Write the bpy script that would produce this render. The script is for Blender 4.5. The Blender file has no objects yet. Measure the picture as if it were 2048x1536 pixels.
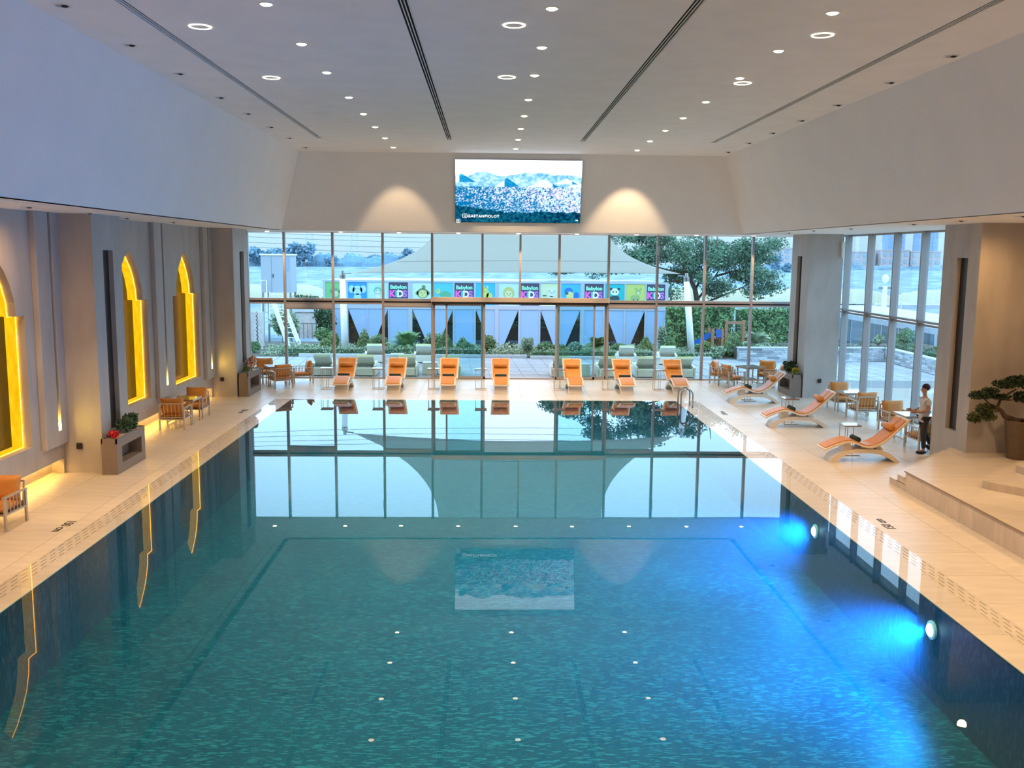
import bpy, bmesh, math, random
import numpy as np
from mathutils import Vector, Matrix
random.seed(7)
rng = np.random.default_rng(7)
S = bpy.context.scene
COL = S.collection
PI = math.pi

# ------------------------------------------------------------------ camera, world, lights, exposure
cam_d = bpy.data.cameras.new('camera')
cam_d.sensor_width = 36.0
cam_d.lens = 1889.3 / 2048 * 36.0
cam_d.clip_end = 2000
cam = bpy.data.objects.new('camera', cam_d)
COL.objects.link(cam)
pitch, yaw, roll = 0.13599, 0.02584, 0.00889
f0 = Vector((math.sin(yaw), math.cos(yaw), 0)); r0 = Vector((math.cos(yaw), -math.sin(yaw), 0)); u0 = Vector((0, 0, 1))
f1 = f0 * math.cos(pitch) - u0 * math.sin(pitch); u1 = u0 * math.cos(pitch) + f0 * math.sin(pitch)
r2 = r0 * math.cos(roll) + u1 * math.sin(roll); u2 = u1 * math.cos(roll) - r0 * math.sin(roll)
mrot = Matrix((r2, u2, -f1)).transposed().to_4x4()
cam.matrix_world = Matrix.Translation((0, 0, 5.0)) @ mrot
S.camera = cam

S.view_settings.view_transform = 'Standard'
S.view_settings.look = 'None'
S.view_settings.gamma = 1.0
S.view_settings.use_curve_mapping = False
S.view_settings.exposure = 0.88

SKY_K = 1.0
w = bpy.data.worlds.new('dusk_sky'); S.world = w
w.use_nodes = True
nt = w.node_tree; nt.nodes.clear()
tc = nt.nodes.new('ShaderNodeTexCoord'); sx = nt.nodes.new('ShaderNodeSeparateXYZ')
rp = nt.nodes.new('ShaderNodeValToRGB'); bg = nt.nodes.new('ShaderNodeBackground'); ow = nt.nodes.new('ShaderNodeOutputWorld')
nt.links.new(tc.outputs['Generated'], sx.inputs[0]); nt.links.new(sx.outputs['Z'], rp.inputs[0])
nt.links.new(rp.outputs[0], bg.inputs[0]); nt.links.new(bg.outputs[0], ow.inputs[0])
e = rp.color_ramp.elements
e[0].position = 0.0; e[0].color = (0.42, 0.50, 0.58, 1)
e[1].position = 1.0; e[1].color = (1.15, 1.40, 1.85, 1)
for p, c in ((0.03, (0.48, 0.575, 0.67, 1)), (0.13, (1.35, 1.85, 2.55, 1)), (0.35, (1.42, 1.85, 2.50, 1))):
    k = e.new(p); k.color = c
bg.inputs[1].default_value = SKY_K

S.cycles.max_bounces = 8
S.cycles.diffuse_bounces = 5
S.cycles.glossy_bounces = 4
S.cycles.transmission_bounces = 4
S.cycles.transparent_max_bounces = 12
S.cycles.caustics_reflective = True
S.cycles.caustics_refractive = False
S.cycles.sample_clamp_indirect = 4.0
S.cycles.use_denoising = True
S.cycles.use_adaptive_sampling = True
S.cycles.adaptive_threshold = 0.025

WARM = (1.0, 0.68, 0.38)

def spot_data(name, energy, size=1.7, blend=0.6, color=WARM, radius=0.07):
    l = bpy.data.lights.new(name, 'SPOT'); l.energy = energy; l.spot_size = size; l.spot_blend = blend
    l.color = color; l.shadow_soft_size = radius
    return l
SPOT_HALL = spot_data('hall_spot', 360, 1.75, 0.7)
SPOT_SOFFIT = spot_data('soffit_spot', 80, 1.25, 0.6)
SPOT_WASH = spot_data('wash_spot', 230, 1.0, 0.5)
SPOT_SIDE = spot_data('side_spot', 78, 2.75, 1.0, (1.0, 0.58, 0.24))
SPOT_FILL = spot_data('pillar_fill_spot', 112, 3.0, 1.0, (1.0, 0.55, 0.20), 0.1)  # warm fill added for the near pillar faces, no such lamp lit
SPOT_MAST = spot_data('mast_uplight', 160, 0.5, 0.8, (1.0, 0.92, 0.85), 0.05)
SPOT_BEAM = spot_data('pool_beam', 900, 1.1, 1.0, (0.16, 0.50, 1.0), 0.1)
SPOT_POOL = spot_data('pool_spot', 900, 2.7, 1.0, (0.02, 0.30, 1.0), 0.12)

# ------------------------------------------------------------------ materials
def lin(r, g, b):
    def f(v):
        v = v / 255.0
        return v / 12.92 if v <= 0.04045 else ((v + 0.055) / 1.055) ** 2.4
    return (f(r), f(g), f(b), 1.0)

MATS = {}
def mat(name, col, rough=0.6, metal=0.0, spec=0.5, var=0.0, vscale=8.0, bump=0.0, bscale=40.0, dark=None, stretch=None, coat=0.0):
    if name in MATS: return MATS[name]
    m = bpy.data.materials.new(name); m.use_nodes = True
    t = m.node_tree; b = t.nodes['Principled BSDF']
    b.inputs['Roughness'].default_value = rough; b.inputs['Metallic'].default_value = metal
    b.inputs['Specular IOR Level'].default_value = spec
    if coat: b.inputs['Coat Weight'].default_value = coat; b.inputs['Coat Roughness'].default_value = 0.08
    b.inputs['Base Color'].default_value = col
    tcn = t.nodes.new('ShaderNodeTexCoord'); mp = t.nodes.new('ShaderNodeMapping')
    t.links.new(tcn.outputs['Object'], mp.inputs[0])
    if stretch: mp.inputs['Scale'].default_value = stretch
    if var:
        n = t.nodes.new('ShaderNodeTexNoise'); n.inputs['Scale'].default_value = vscale; n.inputs['Detail'].default_value = 5
        r = t.nodes.new('ShaderNodeValToRGB')
        d = dark if dark else tuple(c * (1 - var) for c in col[:3]) + (1,)
        r.color_ramp.elements[0].position = 0.35; r.color_ramp.elements[0].color = d
        r.color_ramp.elements[1].position = 0.65; r.color_ramp.elements[1].color = tuple(min(1, c * (1 + var * 0.5)) for c in col[:3]) + (1,)
        t.links.new(mp.outputs[0], n.inputs['Vector']); t.links.new(n.outputs['Fac'], r.inputs[0]); t.links.new(r.outputs[0], b.inputs['Base Color'])
    if bump:
        n2 = t.nodes.new('ShaderNodeTexNoise'); n2.inputs['Scale'].default_value = bscale
        bp = t.nodes.new('ShaderNodeBump'); bp.inputs['Strength'].default_value = bump; bp.inputs['Distance'].default_value = 0.02
        t.links.new(mp.outputs[0], n2.inputs['Vector']); t.links.new(n2.outputs['Fac'], bp.inputs['Height']); t.links.new(bp.outputs[0], b.inputs['Normal'])
    MATS[name] = m
    return m

def emis(name, col, strength):
    if name in MATS: return MATS[name]
    m = bpy.data.materials.new(name); m.use_nodes = True
    t = m.node_tree; t.nodes.clear()
    em = t.nodes.new('ShaderNodeEmission'); o = t.nodes.new('ShaderNodeOutputMaterial')
    em.inputs[0].default_value = col; em.inputs[1].default_value = strength
    t.links.new(em.outputs[0], o.inputs[0])
    MATS[name] = m
    return m

def see_through(name, tint, f0, power=5.0, gloss_rough=0.0, bump=0.0, bscale=1.5, gtint=(1, 1, 1, 1)):
    """clear sheet: Schlick mix of a tinted transparent and a glossy lobe"""
    m = bpy.data.materials.new(name); m.use_nodes = True
    t = m.node_tree; t.nodes.clear()
    o = t.nodes.new('ShaderNodeOutputMaterial'); mx = t.nodes.new('ShaderNodeMixShader')
    tr = t.nodes.new('ShaderNodeBsdfTransparent'); gl = t.nodes.new('ShaderNodeBsdfGlossy')
    tr.inputs[0].default_value = tint; gl.inputs['Roughness'].default_value = gloss_rough; gl.inputs[0].default_value = gtint
    lw = t.nodes.new('ShaderNodeLayerWeight'); lw.inputs[0].default_value = 0.5
    pw = t.nodes.new('ShaderNodeMath'); pw.operation = 'POWER'; pw.inputs[1].default_value = power
    ma = t.nodes.new('ShaderNodeMath'); ma.operation = 'MULTIPLY_ADD'; ma.inputs[1].default_value = 1 - f0; ma.inputs[2].default_value = f0
    t.links.new(lw.outputs['Facing'], pw.inputs[0]); t.links.new(pw.outputs[0], ma.inputs[0]); t.links.new(ma.outputs[0], mx.inputs[0])
    t.links.new(tr.outputs[0], mx.inputs[1]); t.links.new(gl.outputs[0], mx.inputs[2]); t.links.new(mx.outputs[0], o.inputs[0])
    if bump:
        tcn = t.nodes.new('ShaderNodeTexCoord')
        n2 = t.nodes.new('ShaderNodeTexNoise'); n2.inputs['Scale'].default_value = bscale; n2.inputs['Detail'].default_value = 1.0
        bp = t.nodes.new('ShaderNodeBump'); bp.inputs['Strength'].default_value = bump; bp.inputs['Distance'].default_value = 0.01
        t.links.new(tcn.outputs['Object'], n2.inputs['Vector']); t.links.new(n2.outputs['Fac'], bp.inputs['Height']); t.links.new(bp.outputs[0], gl.inputs['Normal'])
        t.links.new(bp.outputs[0], lw.inputs['Normal'])
    MATS[name] = m
    return m

M_CEIL = mat('white_plaster', (0.90, 0.88, 0.885, 1), 0.75, var=0.03, vscale=1.5)
M_BULK = mat('white_bulkhead', (0.88, 0.865, 0.87, 1), 0.7, var=0.02, vscale=1.0)
M_WALL = mat('grey_stone_plaster', (0.44, 0.41, 0.385, 1), 0.55, var=0.10, vscale=2.5, bump=0.25, bscale=60, stretch=(1, 1, 0.35))
M_TILE = mat('travertine_tile', (0.64, 0.56, 0.46, 1), 0.32, spec=0.4, var=0.09, vscale=2.2, stretch=(0.6, 2.5, 1), bump=0.03, bscale=20)
M_RISER = mat('travertine_riser', (0.56, 0.47, 0.385, 1), 0.45, var=0.12, vscale=3.0, stretch=(1.5, 1.5, 0.5))
M_JOINT = mat('tile_joint', (0.42, 0.35, 0.28, 1), 0.9)
M_DARK = mat('dark_recess', (0.02, 0.018, 0.016, 1), 0.9)
M_FRAME = mat('bronze_frame', (0.33, 0.30, 0.295, 1), 0.45, metal=0.2)
M_FRAME_L = mat('light_bronze_header', (0.62, 0.50, 0.40, 1), 0.4, metal=0.15)
M_SPANDREL = mat('blind_box_grey', (0.42, 0.38, 0.38, 1), 0.5)
M_CHAMP = mat('champagne_metal', (0.50, 0.43, 0.35, 1), 0.4, metal=0.35)
M_ORANGE = mat('burnt_orange_leather', (0.60, 0.235, 0.040, 1), 0.42, spec=0.5, var=0.08, vscale=6)
M_CREAM = mat('cream_lacquer', (0.72, 0.63, 0.52, 1), 0.35)
M_TOWEL = mat('dark_green_towel', (0.012, 0.035, 0.03, 1), 0.9, bump=0.5, bscale=150)
M_TTOP = mat('brown_table_top', (0.23, 0.17, 0.14, 1), 0.12, spec=0.7, coat=0.6)
M_STEEL = mat('steel_rail', (0.35, 0.34, 0.34, 1), 0.22, metal=0.9)
M_PLANTER = mat('taupe_planter', (0.22, 0.17, 0.14, 1), 0.5, var=0.05)
M_PEBBLE = mat('white_pebbles', (0.75, 0.68, 0.58, 1), 0.8, var=0.3, vscale=60, bump=1.0, bscale=80)
M_BLACK = mat('black_plastic', (0.015, 0.014, 0.014, 1), 0.5)
M_WHITE = mat('white_paint', (0.82, 0.82, 0.82, 1), 0.5)
M_WHITE_FRAME = mat('white_frame', (0.40, 0.44, 0.485, 1), 0.45)
M_MAST = mat('white_mast', (0.92, 0.90, 0.9, 1), 0.4)
M_GREEN1 = mat('leaf_mid_green', (0.17, 0.31, 0.12, 1), 0.7, var=0.5, vscale=3)
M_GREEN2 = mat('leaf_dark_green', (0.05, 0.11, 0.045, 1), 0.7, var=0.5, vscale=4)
M_GREEN3 = mat('leaf_bright_green', (0.16, 0.30, 0.05, 1), 0.7, var=0.3, vscale=4)
M_GREEN4 = mat('leaf_grey_green', (0.34, 0.42, 0.27, 1), 0.8, var=0.3, vscale=5)
M_GREEN5 = mat('leaf_olive_green', (0.22, 0.29, 0.09, 1), 0.8, var=0.4, vscale=5)
M_TREEL = mat('tree_leaf_green', (0.14, 0.25, 0.155, 1), 0.8, var=0.5, vscale=1.2)
M_BARK = mat('bark_brown', (0.09, 0.05, 0.03, 1), 0.9, var=0.4, vscale=12, bump=0.5)
M_RED = mat('red_petal', (0.75, 0.02, 0.035, 1), 0.6, var=.6, vscale=22)
M_PEACH = mat('peach_petal', (0.95, 0.60, 0.46, 1), 0.7, var=.5, vscale=20, dark=(.55, .22, .14, 1))
M_YELLOW = mat('yellow_flower', (0.55, 0.42, 0.02, 1), 0.7)
M_PATIO = mat('patio_paver', (0.30, 0.32, 0.345, 1), 0.6, var=0.08, vscale=2)
M_PJOINT = mat('paver_joint', (0.44, 0.46, 0.49, 1), 0.9)
M_STONE = mat('ledge_stone', (0.36, 0.38, 0.40, 1), 0.8, var=0.4, vscale=2.2, stretch=(1, 1, 3), bump=0.5, bscale=25)
M_COPE = mat('white_coping', (0.50, 0.52, 0.54, 1), 0.6)
M_WICKER = mat('grey_wicker', (0.80, 0.79, 0.72, 1), 0.8, var=0.2, vscale=40, bump=0.4, bscale=120)
M_PADG = mat('pale_green_pad', (0.66, 0.72, 0.42, 1), 0.8)
M_SAIL = None
M_SOIL = mat('dark_soil', (0.08, 0.07, 0.05, 1), 0.95)
M_LAWN = mat('lawn', (0.08, 0.16, 0.05, 1), 0.9, var=0.4, vscale=3)
M_WOODP = mat('play_wood', (0.34, 0.16, 0.09, 1), 0.7)
M_BLUEP = mat('blue_plastic', (0.01, 0.12, 0.42, 1), 0.4)
M_FAR = mat('haze_tinted_ground', (0.21, 0.25, 0.31, 1), 0.95, var=0.3, vscale=0.08, stretch=(1, 0.6, 1), dark=(0.11, 0.18, 0.24, 1))  # aerial haze mixed into the base colour of the distant ground
M_FARSAND = mat('haze_tinted_sand', (0.42, 0.40, 0.41, 1), 0.95, var=0.3, vscale=0.12, dark=(0.26, 0.32, 0.36, 1))  # sand greyed by haze put into its colour
M_FARTREE = mat('haze_tinted_tree', (0.19, 0.32, 0.41, 1), 0.95, var=0.15, vscale=0.2)  # pale blue of distance haze painted into the foliage
M_FARTREE2 = mat('haze_tinted_scrub', (0.22, 0.29, 0.34, 1), 0.95, var=0.4, vscale=0.25, dark=(0.11, 0.19, 0.24, 1))  # scrub colour carries the distance haze
M_PINK = mat('pink_render', (0.46, 0.37, 0.36, 1), 0.9)
M_PALEB = mat('pale_block', (0.70, 0.68, 0.66, 1), 0.9)
M_TOWERB = mat('haze_tinted_glass', (0.24, 0.33, 0.48, 1), 0.5)  # blue includes distance haze painted into the colour
M_WINB = mat('far_window', (0.26, 0.36, 0.42, 1), 0.5)
M_BRICK = mat('pale_brick', (0.55, 0.50, 0.48, 1), 0.9, var=0.15, vscale=6)
M_CREAMTENT = mat('cream_tent', (0.40, 0.38, 0.26, 1), 0.8)
M_NAVY = None

def per_object(m, lo, hi):
    """vary the base colour from piece to piece"""
    t = m.node_tree; b = t.nodes['Principled BSDF']; l = b.inputs['Base Color'].links[0]; src = l.from_socket
    oi = t.nodes.new('ShaderNodeObjectInfo'); mr = t.nodes.new('ShaderNodeMapRange'); mr.inputs['To Min'].default_value = lo; mr.inputs['To Max'].default_value = hi
    mx = t.nodes.new('ShaderNodeMix'); mx.data_type = 'RGBA'; mx.blend_type = 'MULTIPLY'; mx.inputs['Factor'].default_value = 1
    t.links.new(oi.outputs['Random'], mr.inputs['Value']); t.links.new(src, mx.inputs['A']); t.links.new(mr.outputs['Result'], mx.inputs['B']); t.links.new(mx.outputs['Result'], b.inputs['Base Color'])
per_object(M_STONE, 0.75, 1.9)
per_object(M_TILE, 0.95, 1.04)
per_object(M_PATIO, 0.92, 1.08)

def granite(name):
    m = bpy.data.materials.new(name); m.use_nodes = True
    t = m.node_tree; b = t.nodes['Principled BSDF']; b.inputs['Roughness'].default_value = 0.28; b.inputs['Specular IOR Level'].default_value = 0.35
    tcn = t.nodes.new('ShaderNodeTexCoord')
    n = t.nodes.new('ShaderNodeTexNoise'); n.inputs['Scale'].default_value = 3.2; n.inputs['Detail'].default_value = 9; n.inputs['Roughness'].default_value = 0.75
    r = t.nodes.new('ShaderNodeValToRGB')
    es = r.color_ramp.elements
    es[0].position = 0.3; es[0].color = (0.010, 0.024, 0.026, 1)
    es[1].position = 0.72; es[1].color = (0.13, 0.095, 0.075, 1)
    for p, c in ((0.45, (0.03, 0.042, 0.042, 1)), (0.55, (0.09, 0.04, 0.025, 1)), (0.62, (0.04, 0.05, 0.045, 1))):
        k = es.new(p); k.color = c
    v = t.nodes.new('ShaderNodeTexVoronoi'); v.inputs['Scale'].default_value = 45
    r2_ = t.nodes.new('ShaderNodeValToRGB'); r2_.color_ramp.elements[0].position = 0.0; r2_.color_ramp.elements[0].color = (1.6, 1.4, 1.2, 1); r2_.color_ramp.elements[1].position = 0.35; r2_.color_ramp.elements[1].color = (0.8, 0.8, 0.8, 1)
    mx = t.nodes.new('ShaderNodeMix'); mx.data_type = 'RGBA'; mx.blend_type = 'MULTIPLY'; mx.inputs['Factor'].default_value = 1
    t.links.new(tcn.outputs['Object'], n.inputs['Vector']); t.links.new(tcn.outputs['Object'], v.inputs['Vector'])
    t.links.new(n.outputs['Fac'], r.inputs[0]); t.links.new(v.outputs['Distance'], r2_.inputs[0])
    t.links.new(r.outputs[0], mx.inputs['A']); t.links.new(r2_.outputs[0], mx.inputs['B']); t.links.new(mx.outputs['Result'], b.inputs['Base Color'])
    for el_ in es: el_.color = tuple(c * .5 for c in el_.color[:3]) + (1,)
    MATS[name] = m
    return m
M_GRANITE = granite('rust_green_granite')

def mosaic(name, c1, c2, c3):
    m = bpy.data.materials.new(name); m.use_nodes = True
    t = m.node_tree; b = t.nodes['Principled BSDF']; b.inputs['Roughness'].default_value = 0.5
    tcn = t.nodes.new('ShaderNodeTexCoord'); mp = t.nodes.new('ShaderNodeMapping')
    v = t.nodes.new('ShaderNodeTexVoronoi'); v.inputs['Scale'].default_value = 42; v.inputs['Randomness'].default_value = 1.0
    sp = t.nodes.new('ShaderNodeSeparateColor')
    r = t.nodes.new('ShaderNodeValToRGB'); es = r.color_ramp.elements
    es[0].position = 0.0; es[0].color = c1; es[1].position = 1.0; es[1].color = c3
    k = es.new(0.7); k.color = c2; k = es.new(0.86); k.color = c2
    n = t.nodes.new('ShaderNodeTexNoise'); n.inputs['Scale'].default_value = 0.7; n.inputs['Detail'].default_value = 3
    r3 = t.nodes.new('ShaderNodeValToRGB'); r3.color_ramp.elements[0].position = 0.3; r3.color_ramp.elements[0].color = (0.8, 0.8, 0.8, 1); r3.color_ramp.elements[1].position = 0.7; r3.color_ramp.elements[1].color = (1.2, 1.2, 1.2, 1)
    mx = t.nodes.new('ShaderNodeMix'); mx.data_type = 'RGBA'; mx.blend_type = 'MULTIPLY'; mx.inputs['Factor'].default_value = 1
    t.links.new(tcn.outputs['Object'], mp.inputs[0]); t.links.new(mp.outputs[0], v.inputs['Vector']); t.links.new(mp.outputs[0], n.inputs['Vector'])
    t.links.new(v.outputs['Color'], sp.inputs[0]); t.links.new(sp.outputs[0], r.inputs[0]); t.links.new(n.outputs['Fac'], r3.inputs[0])
    t.links.new(r.outputs[0], mx.inputs['A']); t.links.new(r3.outputs[0], mx.inputs['B'])
    last = mx.outputs['Result']
    for ang, sc in ((0.5, (9, 44, 9)), (2.1, (10, 46, 10)), (1.2, (11, 44, 11))):
        m2 = t.nodes.new('ShaderNodeMapping'); m2.inputs['Rotation'].default_value = (0, 0, ang); m2.inputs['Scale'].default_value = sc
        v2 = t.nodes.new('ShaderNodeTexVoronoi'); v2.inputs['Scale'].default_value = 1.0
        s2 = t.nodes.new('ShaderNodeSeparateColor'); gt = t.nodes.new('ShaderNodeMath'); gt.operation = 'GREATER_THAN'; gt.inputs[1].default_value = 0.93
        mg = t.nodes.new('ShaderNodeMix'); mg.data_type = 'RGBA'; mg.inputs['B'].default_value = tuple(min(1, c * 1.45) for c in c3[:3]) + (1,)
        t.links.new(tcn.outputs['Object'], m2.inputs[0]); t.links.new(m2.outputs[0], v2.inputs['Vector']); t.links.new(v2.outputs['Color'], s2.inputs[0])
        t.links.new(s2.outputs[1], gt.inputs[0]); t.links.new(gt.outputs[0], mg.inputs['Factor']); t.links.new(last, mg.inputs['A']); last = mg.outputs['Result']
    t.links.new(last, b.inputs['Base Color'])
    MATS[name] = m
    return m
M_POOLF = mosaic('teal_mosaic', (0.002, 0.040, 0.058, 1), (0.004, 0.060, 0.084, 1), (0.02, 0.13, 0.155, 1))
M_POOLW = mosaic('navy_mosaic', (0.014, 0.026, 0.040, 1), (0.02, 0.036, 0.052, 1), (0.045, 0.065, 0.085, 1))
M_WATER = see_through('pool_water', (0.48, 0.86, 0.95, 1), 0.015, 6.1, 0.0, bump=0.05, bscale=0.7)
M_GLASS = see_through('window_glass', (0.84, 0.965, 0.99, 1), 0.02, 5.0)
M_GLASSD = see_through('dark_glass', (0.25, 0.33, 0.36, 1), 0.10, 4.0)

def mat_backlit():
    m = bpy.data.materials.new('backlit_onyx'); m.use_nodes = True
    t = m.node_tree; t.nodes.clear()
    em = t.nodes.new('ShaderNodeEmission'); o = t.nodes.new('ShaderNodeOutputMaterial')
    tcn = t.nodes.new('ShaderNodeTexCoord'); mp = t.nodes.new('ShaderNodeMapping'); mp.inputs['Scale'].default_value = (1, 1, 0.25)
    n = t.nodes.new('ShaderNodeTexNoise'); n.inputs['Scale'].default_value = 9; n.inputs['Detail'].default_value = 7; n.inputs['Roughness'].default_value = 0.7
    r = t.nodes.new('ShaderNodeValToRGB')
    r.color_ramp.elements[0].position = 0.3; r.color_ramp.elements[0].color = (0.95, 0.38, 0.0, 1)
    r.color_ramp.elements[1].position = 0.62; r.color_ramp.elements[1].color = (1.0, 0.60, 0.012, 1)
    t.links.new(tcn.outputs['Object'], mp.inputs[0]); t.links.new(mp.outputs[0], n.inputs['Vector']); t.links.new(n.outputs['Fac'], r.inputs[0])
    t.links.new(r.outputs[0], em.inputs[0]); em.inputs[1].default_value = 0.64
    t.links.new(em.outputs[0], o.inputs[0])
    MATS['backlit_onyx'] = m
    return m
M_ONYX = mat_backlit()
M_LED = emis('warm_led_strip', (1.0, 0.55, 0.12, 1), 19.0)
M_LEDN = emis('niche_led_line', (1.0, 0.42, 0.03, 1), 6.0)
M_LEDSLIT = emis('slit_led', (1.0, 0.66, 0.10, 1), 60.0)
M_LAMP = emis('downlight_lens', (1.0, 0.80, 0.52, 1), 9.0)
M_RING_REFL = emis('ring_reflection_glow', (1.0, 0.86, 0.62, 1), 3.0)  # glow of the ceiling rings that imitate glass reflections
M_POOLLENS = emis('pool_lamp_lens', (0.65, 0.85, 1.0, 1), 14.0)

def mat_sail():
    m = bpy.data.materials.new('cream_sailcloth'); m.use_nodes = True
    t = m.node_tree; t.nodes.clear()
    o = t.nodes.new('ShaderNodeOutputMaterial'); mx = t.nodes.new('ShaderNodeMixShader'); mx.inputs[0].default_value = 0.5
    d = t.nodes.new('ShaderNodeBsdfDiffuse'); tr = t.nodes.new('ShaderNodeBsdfTranslucent')
    d.inputs[0].default_value = (0.78, 0.76, 0.72, 1); tr.inputs[0].default_value = (0.80, 0.77, 0.71, 1)
    t.links.new(d.outputs[0], mx.inputs[1]); t.links.new(tr.outputs[0], mx.inputs[2]); t.links.new(mx.outputs[0], o.inputs[0])
    return m
M_SAIL = mat_sail()

# ------------------------------------------------------------------ mesh helpers
class MB:
    def __init__(s): s.v = []; s.f = []
    def add(s, vs, fs):
        o = len(s.v); s.v += [tuple(p) for p in vs]; s.f += [tuple(i + o for i in f) for f in fs]; return s
    def box(s, x0, x1, y0, y1, z0, z1):
        vs = [(x, y, z) for z in (z0, z1) for y in (y0, y1) for x in (x0, x1)]
        return s.add(vs, [(0, 2, 3, 1), (4, 5, 7, 6), (0, 1, 5, 4), (2, 6, 7, 3), (0, 4, 6, 2), (1, 3, 7, 5)])
    def obox(s, c, ax, ay, az):
        """oriented box: centre and three half-axis vectors"""
        c, ax, ay, az = Vector(c), Vector(ax), Vector(ay), Vector(az)
        vs = [c + ax * i + ay * j + az * k for k in (-1, 1) for j in (-1, 1) for i in (-1, 1)]
        return s.add(vs, [(0, 2, 3, 1), (4, 5, 7, 6), (0, 1, 5, 4), (2, 6, 7, 3), (0, 4, 6, 2), (1, 3, 7, 5)])
    def bar(s, a, b, wd, th, up=(0, 0, 1)):
        a, b = Vector(a), Vector(b); d = b - a
        u = Vector(up)
        if abs(d.normalized().dot(u)) > 0.98: u = Vector((1, 0, 0))
        sx_ = d.cross(u).normalized(); n = sx_.cross(d).normalized()
        return s.obox((a + b) / 2, sx_ * wd / 2, d / 2, n * th / 2)
    def quad(s, a, b, c, d): return s.add([a, b, c, d], [(0, 1, 2, 3)])
    def prism(s, pts, axis, a, b):
        """extrude 2D polygon along axis ('x','y','z') from a to b"""
        n = len(pts)
        def P(p, t): return {'x': (t, p[0], p[1]), 'y': (p[0], t, p[1]), 'z': (p[0], p[1], t)}[axis]
        vs = [P(p, a) for p in pts] + [P(p, b) for p in pts]
        fs = [tuple(range(n))[::-1], tuple(range(n, 2 * n))] + [(i, (i + 1) % n, n + (i + 1) % n, n + i) for i in range(n)]
        return s.add(vs, fs)
    def tube(s, pts, r, n=8, cap=True):
        pts = [Vector(p) for p in pts]; k = len(pts)
        rs = r if isinstance(r, (list, tuple)) else [r] * k
        rings = []
        prev = None
        for i, p in enumerate(pts):
            d = (pts[min(i + 1, k - 1)] - pts[max(i - 1, 0)]).normalized()
            if prev is None:
                a = d.orthogonal().normalized()
            else:
                a = (prev - d * prev.dot(d)).normalized()
            prev = a; b = d.cross(a)
            rings.append([p + (a * math.cos(t) + b * math.sin(t)) * rs[i] for t in [2 * PI * j / n for j in range(n)]])
        o = len(s.v)
        for rg in rings: s.v += [tuple(q) for q in rg]
        for i in range(k - 1):
            for j in range(n):
                s.f.append((o + i * n + j, o + i * n + (j + 1) % n, o + (i + 1) * n + (j + 1) % n, o + (i + 1) * n + j))
        if cap:
            s.f.append(tuple(o + j for j in range(n))[::-1]); s.f.append(tuple(o + (k - 1) * n + j for j in range(n)))
        return s
    def lathe(s, prof, n=20, c=(0, 0, 0)):
        o = len(s.v); k = len(prof)
        for (r, z) in prof:
            for j in range(n):
                t = 2 * PI * j / n; s.v.append((c[0] + r * math.cos(t), c[1] + r * math.sin(t), c[2] + z))
        for i in range(k - 1):
            for j in range(n):
                s.f.append((o + i * n + j, o + i * n + (j + 1) % n, o + (i + 1) * n + (j + 1) % n, o + (i + 1) * n + j))
        if prof[0][0] > 1e-4: s.f.append(tuple(o + j for j in range(n))[::-1])
        if prof[-1][0] > 1e-4: s.f.append(tuple(o + (k - 1) * n + j for j in range(n)))
        return s
    def sphere(s, c, rx, ry, rz, n=12, m=8, nz=0.0):
        prof = []
        o = len(s.v)
        for i in range(m + 1):
            a = -PI / 2 + PI * i / m
            for j in range(n):
                t = 2 * PI * j / n
                k = 1 + (random.uniform(-nz, nz) if nz else 0)
                s.v.append((c[0] + rx * k * math.cos(a) * math.cos(t), c[1] + ry * k * math.cos(a) * math.sin(t), c[2] + rz * k * math.sin(a)))
        for i in range(m):
            for j in range(n):
                s.f.append((o + i * n + j, o + i * n + (j + 1) % n, o + (i + 1) * n + (j + 1) % n, o + (i + 1) * n + j))
        return s
    def build(s, name, m, parent=None, smooth=False, loc=None, bevel=0.0, **props):
        me = bpy.data.meshes.new(name); me.from_pydata([tuple(p) for p in s.v], [], s.f); me.validate(); me.update()
        if smooth:
            me.polygons.foreach_set('use_smooth', [True] * len(me.polygons))
        o = bpy.data.objects.new(name, me); COL.objects.link(o)
        if m: me.materials.append(m)
        if parent: o.parent = parent
        if loc is not None: o.location = loc
        if bevel:
            b = o.modifiers.new('bevel', 'BEVEL'); b.width = bevel; b.segments = 2; b.limit_method = 'ANGLE'
        for k, v in props.items(): o[k] = v
        return o

def empty(name, loc=(0, 0, 0), rz=0.0):
    o = bpy.data.objects.new(name, None); COL.objects.link(o); o.empty_display_size = 0.2
    o.location = loc; o.rotation_euler = (0, 0, rz)
    return o
def tag(o, label, cat, group=None, kind=None):
    o['label'] = label; o['category'] = cat
    if group: o['group'] = group
    if kind: o['kind'] = kind
    return o
def thing(name, label, cat, loc=(0, 0, 0), rz=0.0, group=None): return tag(empty(name, loc, rz), label, cat, group)
def dup(root, loc=None, rz=None, label=None, group=None):
    c = root.copy(); COL.objects.link(c)
    if loc is not None: c.location = loc
    if rz is not None: c.rotation_euler = (0, 0, rz)
    if label: c['label'] = label
    if group: c['group'] = group
    for ch in list(root.children):
        d = ch.copy(); COL.objects.link(d); d.parent = c
        for g in list(ch.children):
            h = g.copy(); COL.objects.link(h); h.parent = d
    return c
def struct(o): o['kind'] = 'structure'; return o
def light_obj(data, parent, loc=(0, 0, 0), rot=(0, 0, 0), name='lamp_light'):
    o = bpy.data.objects.new(name, data); COL.objects.link(o); o.parent = parent; o.location = loc; o.rotation_euler = rot
    return o

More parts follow.
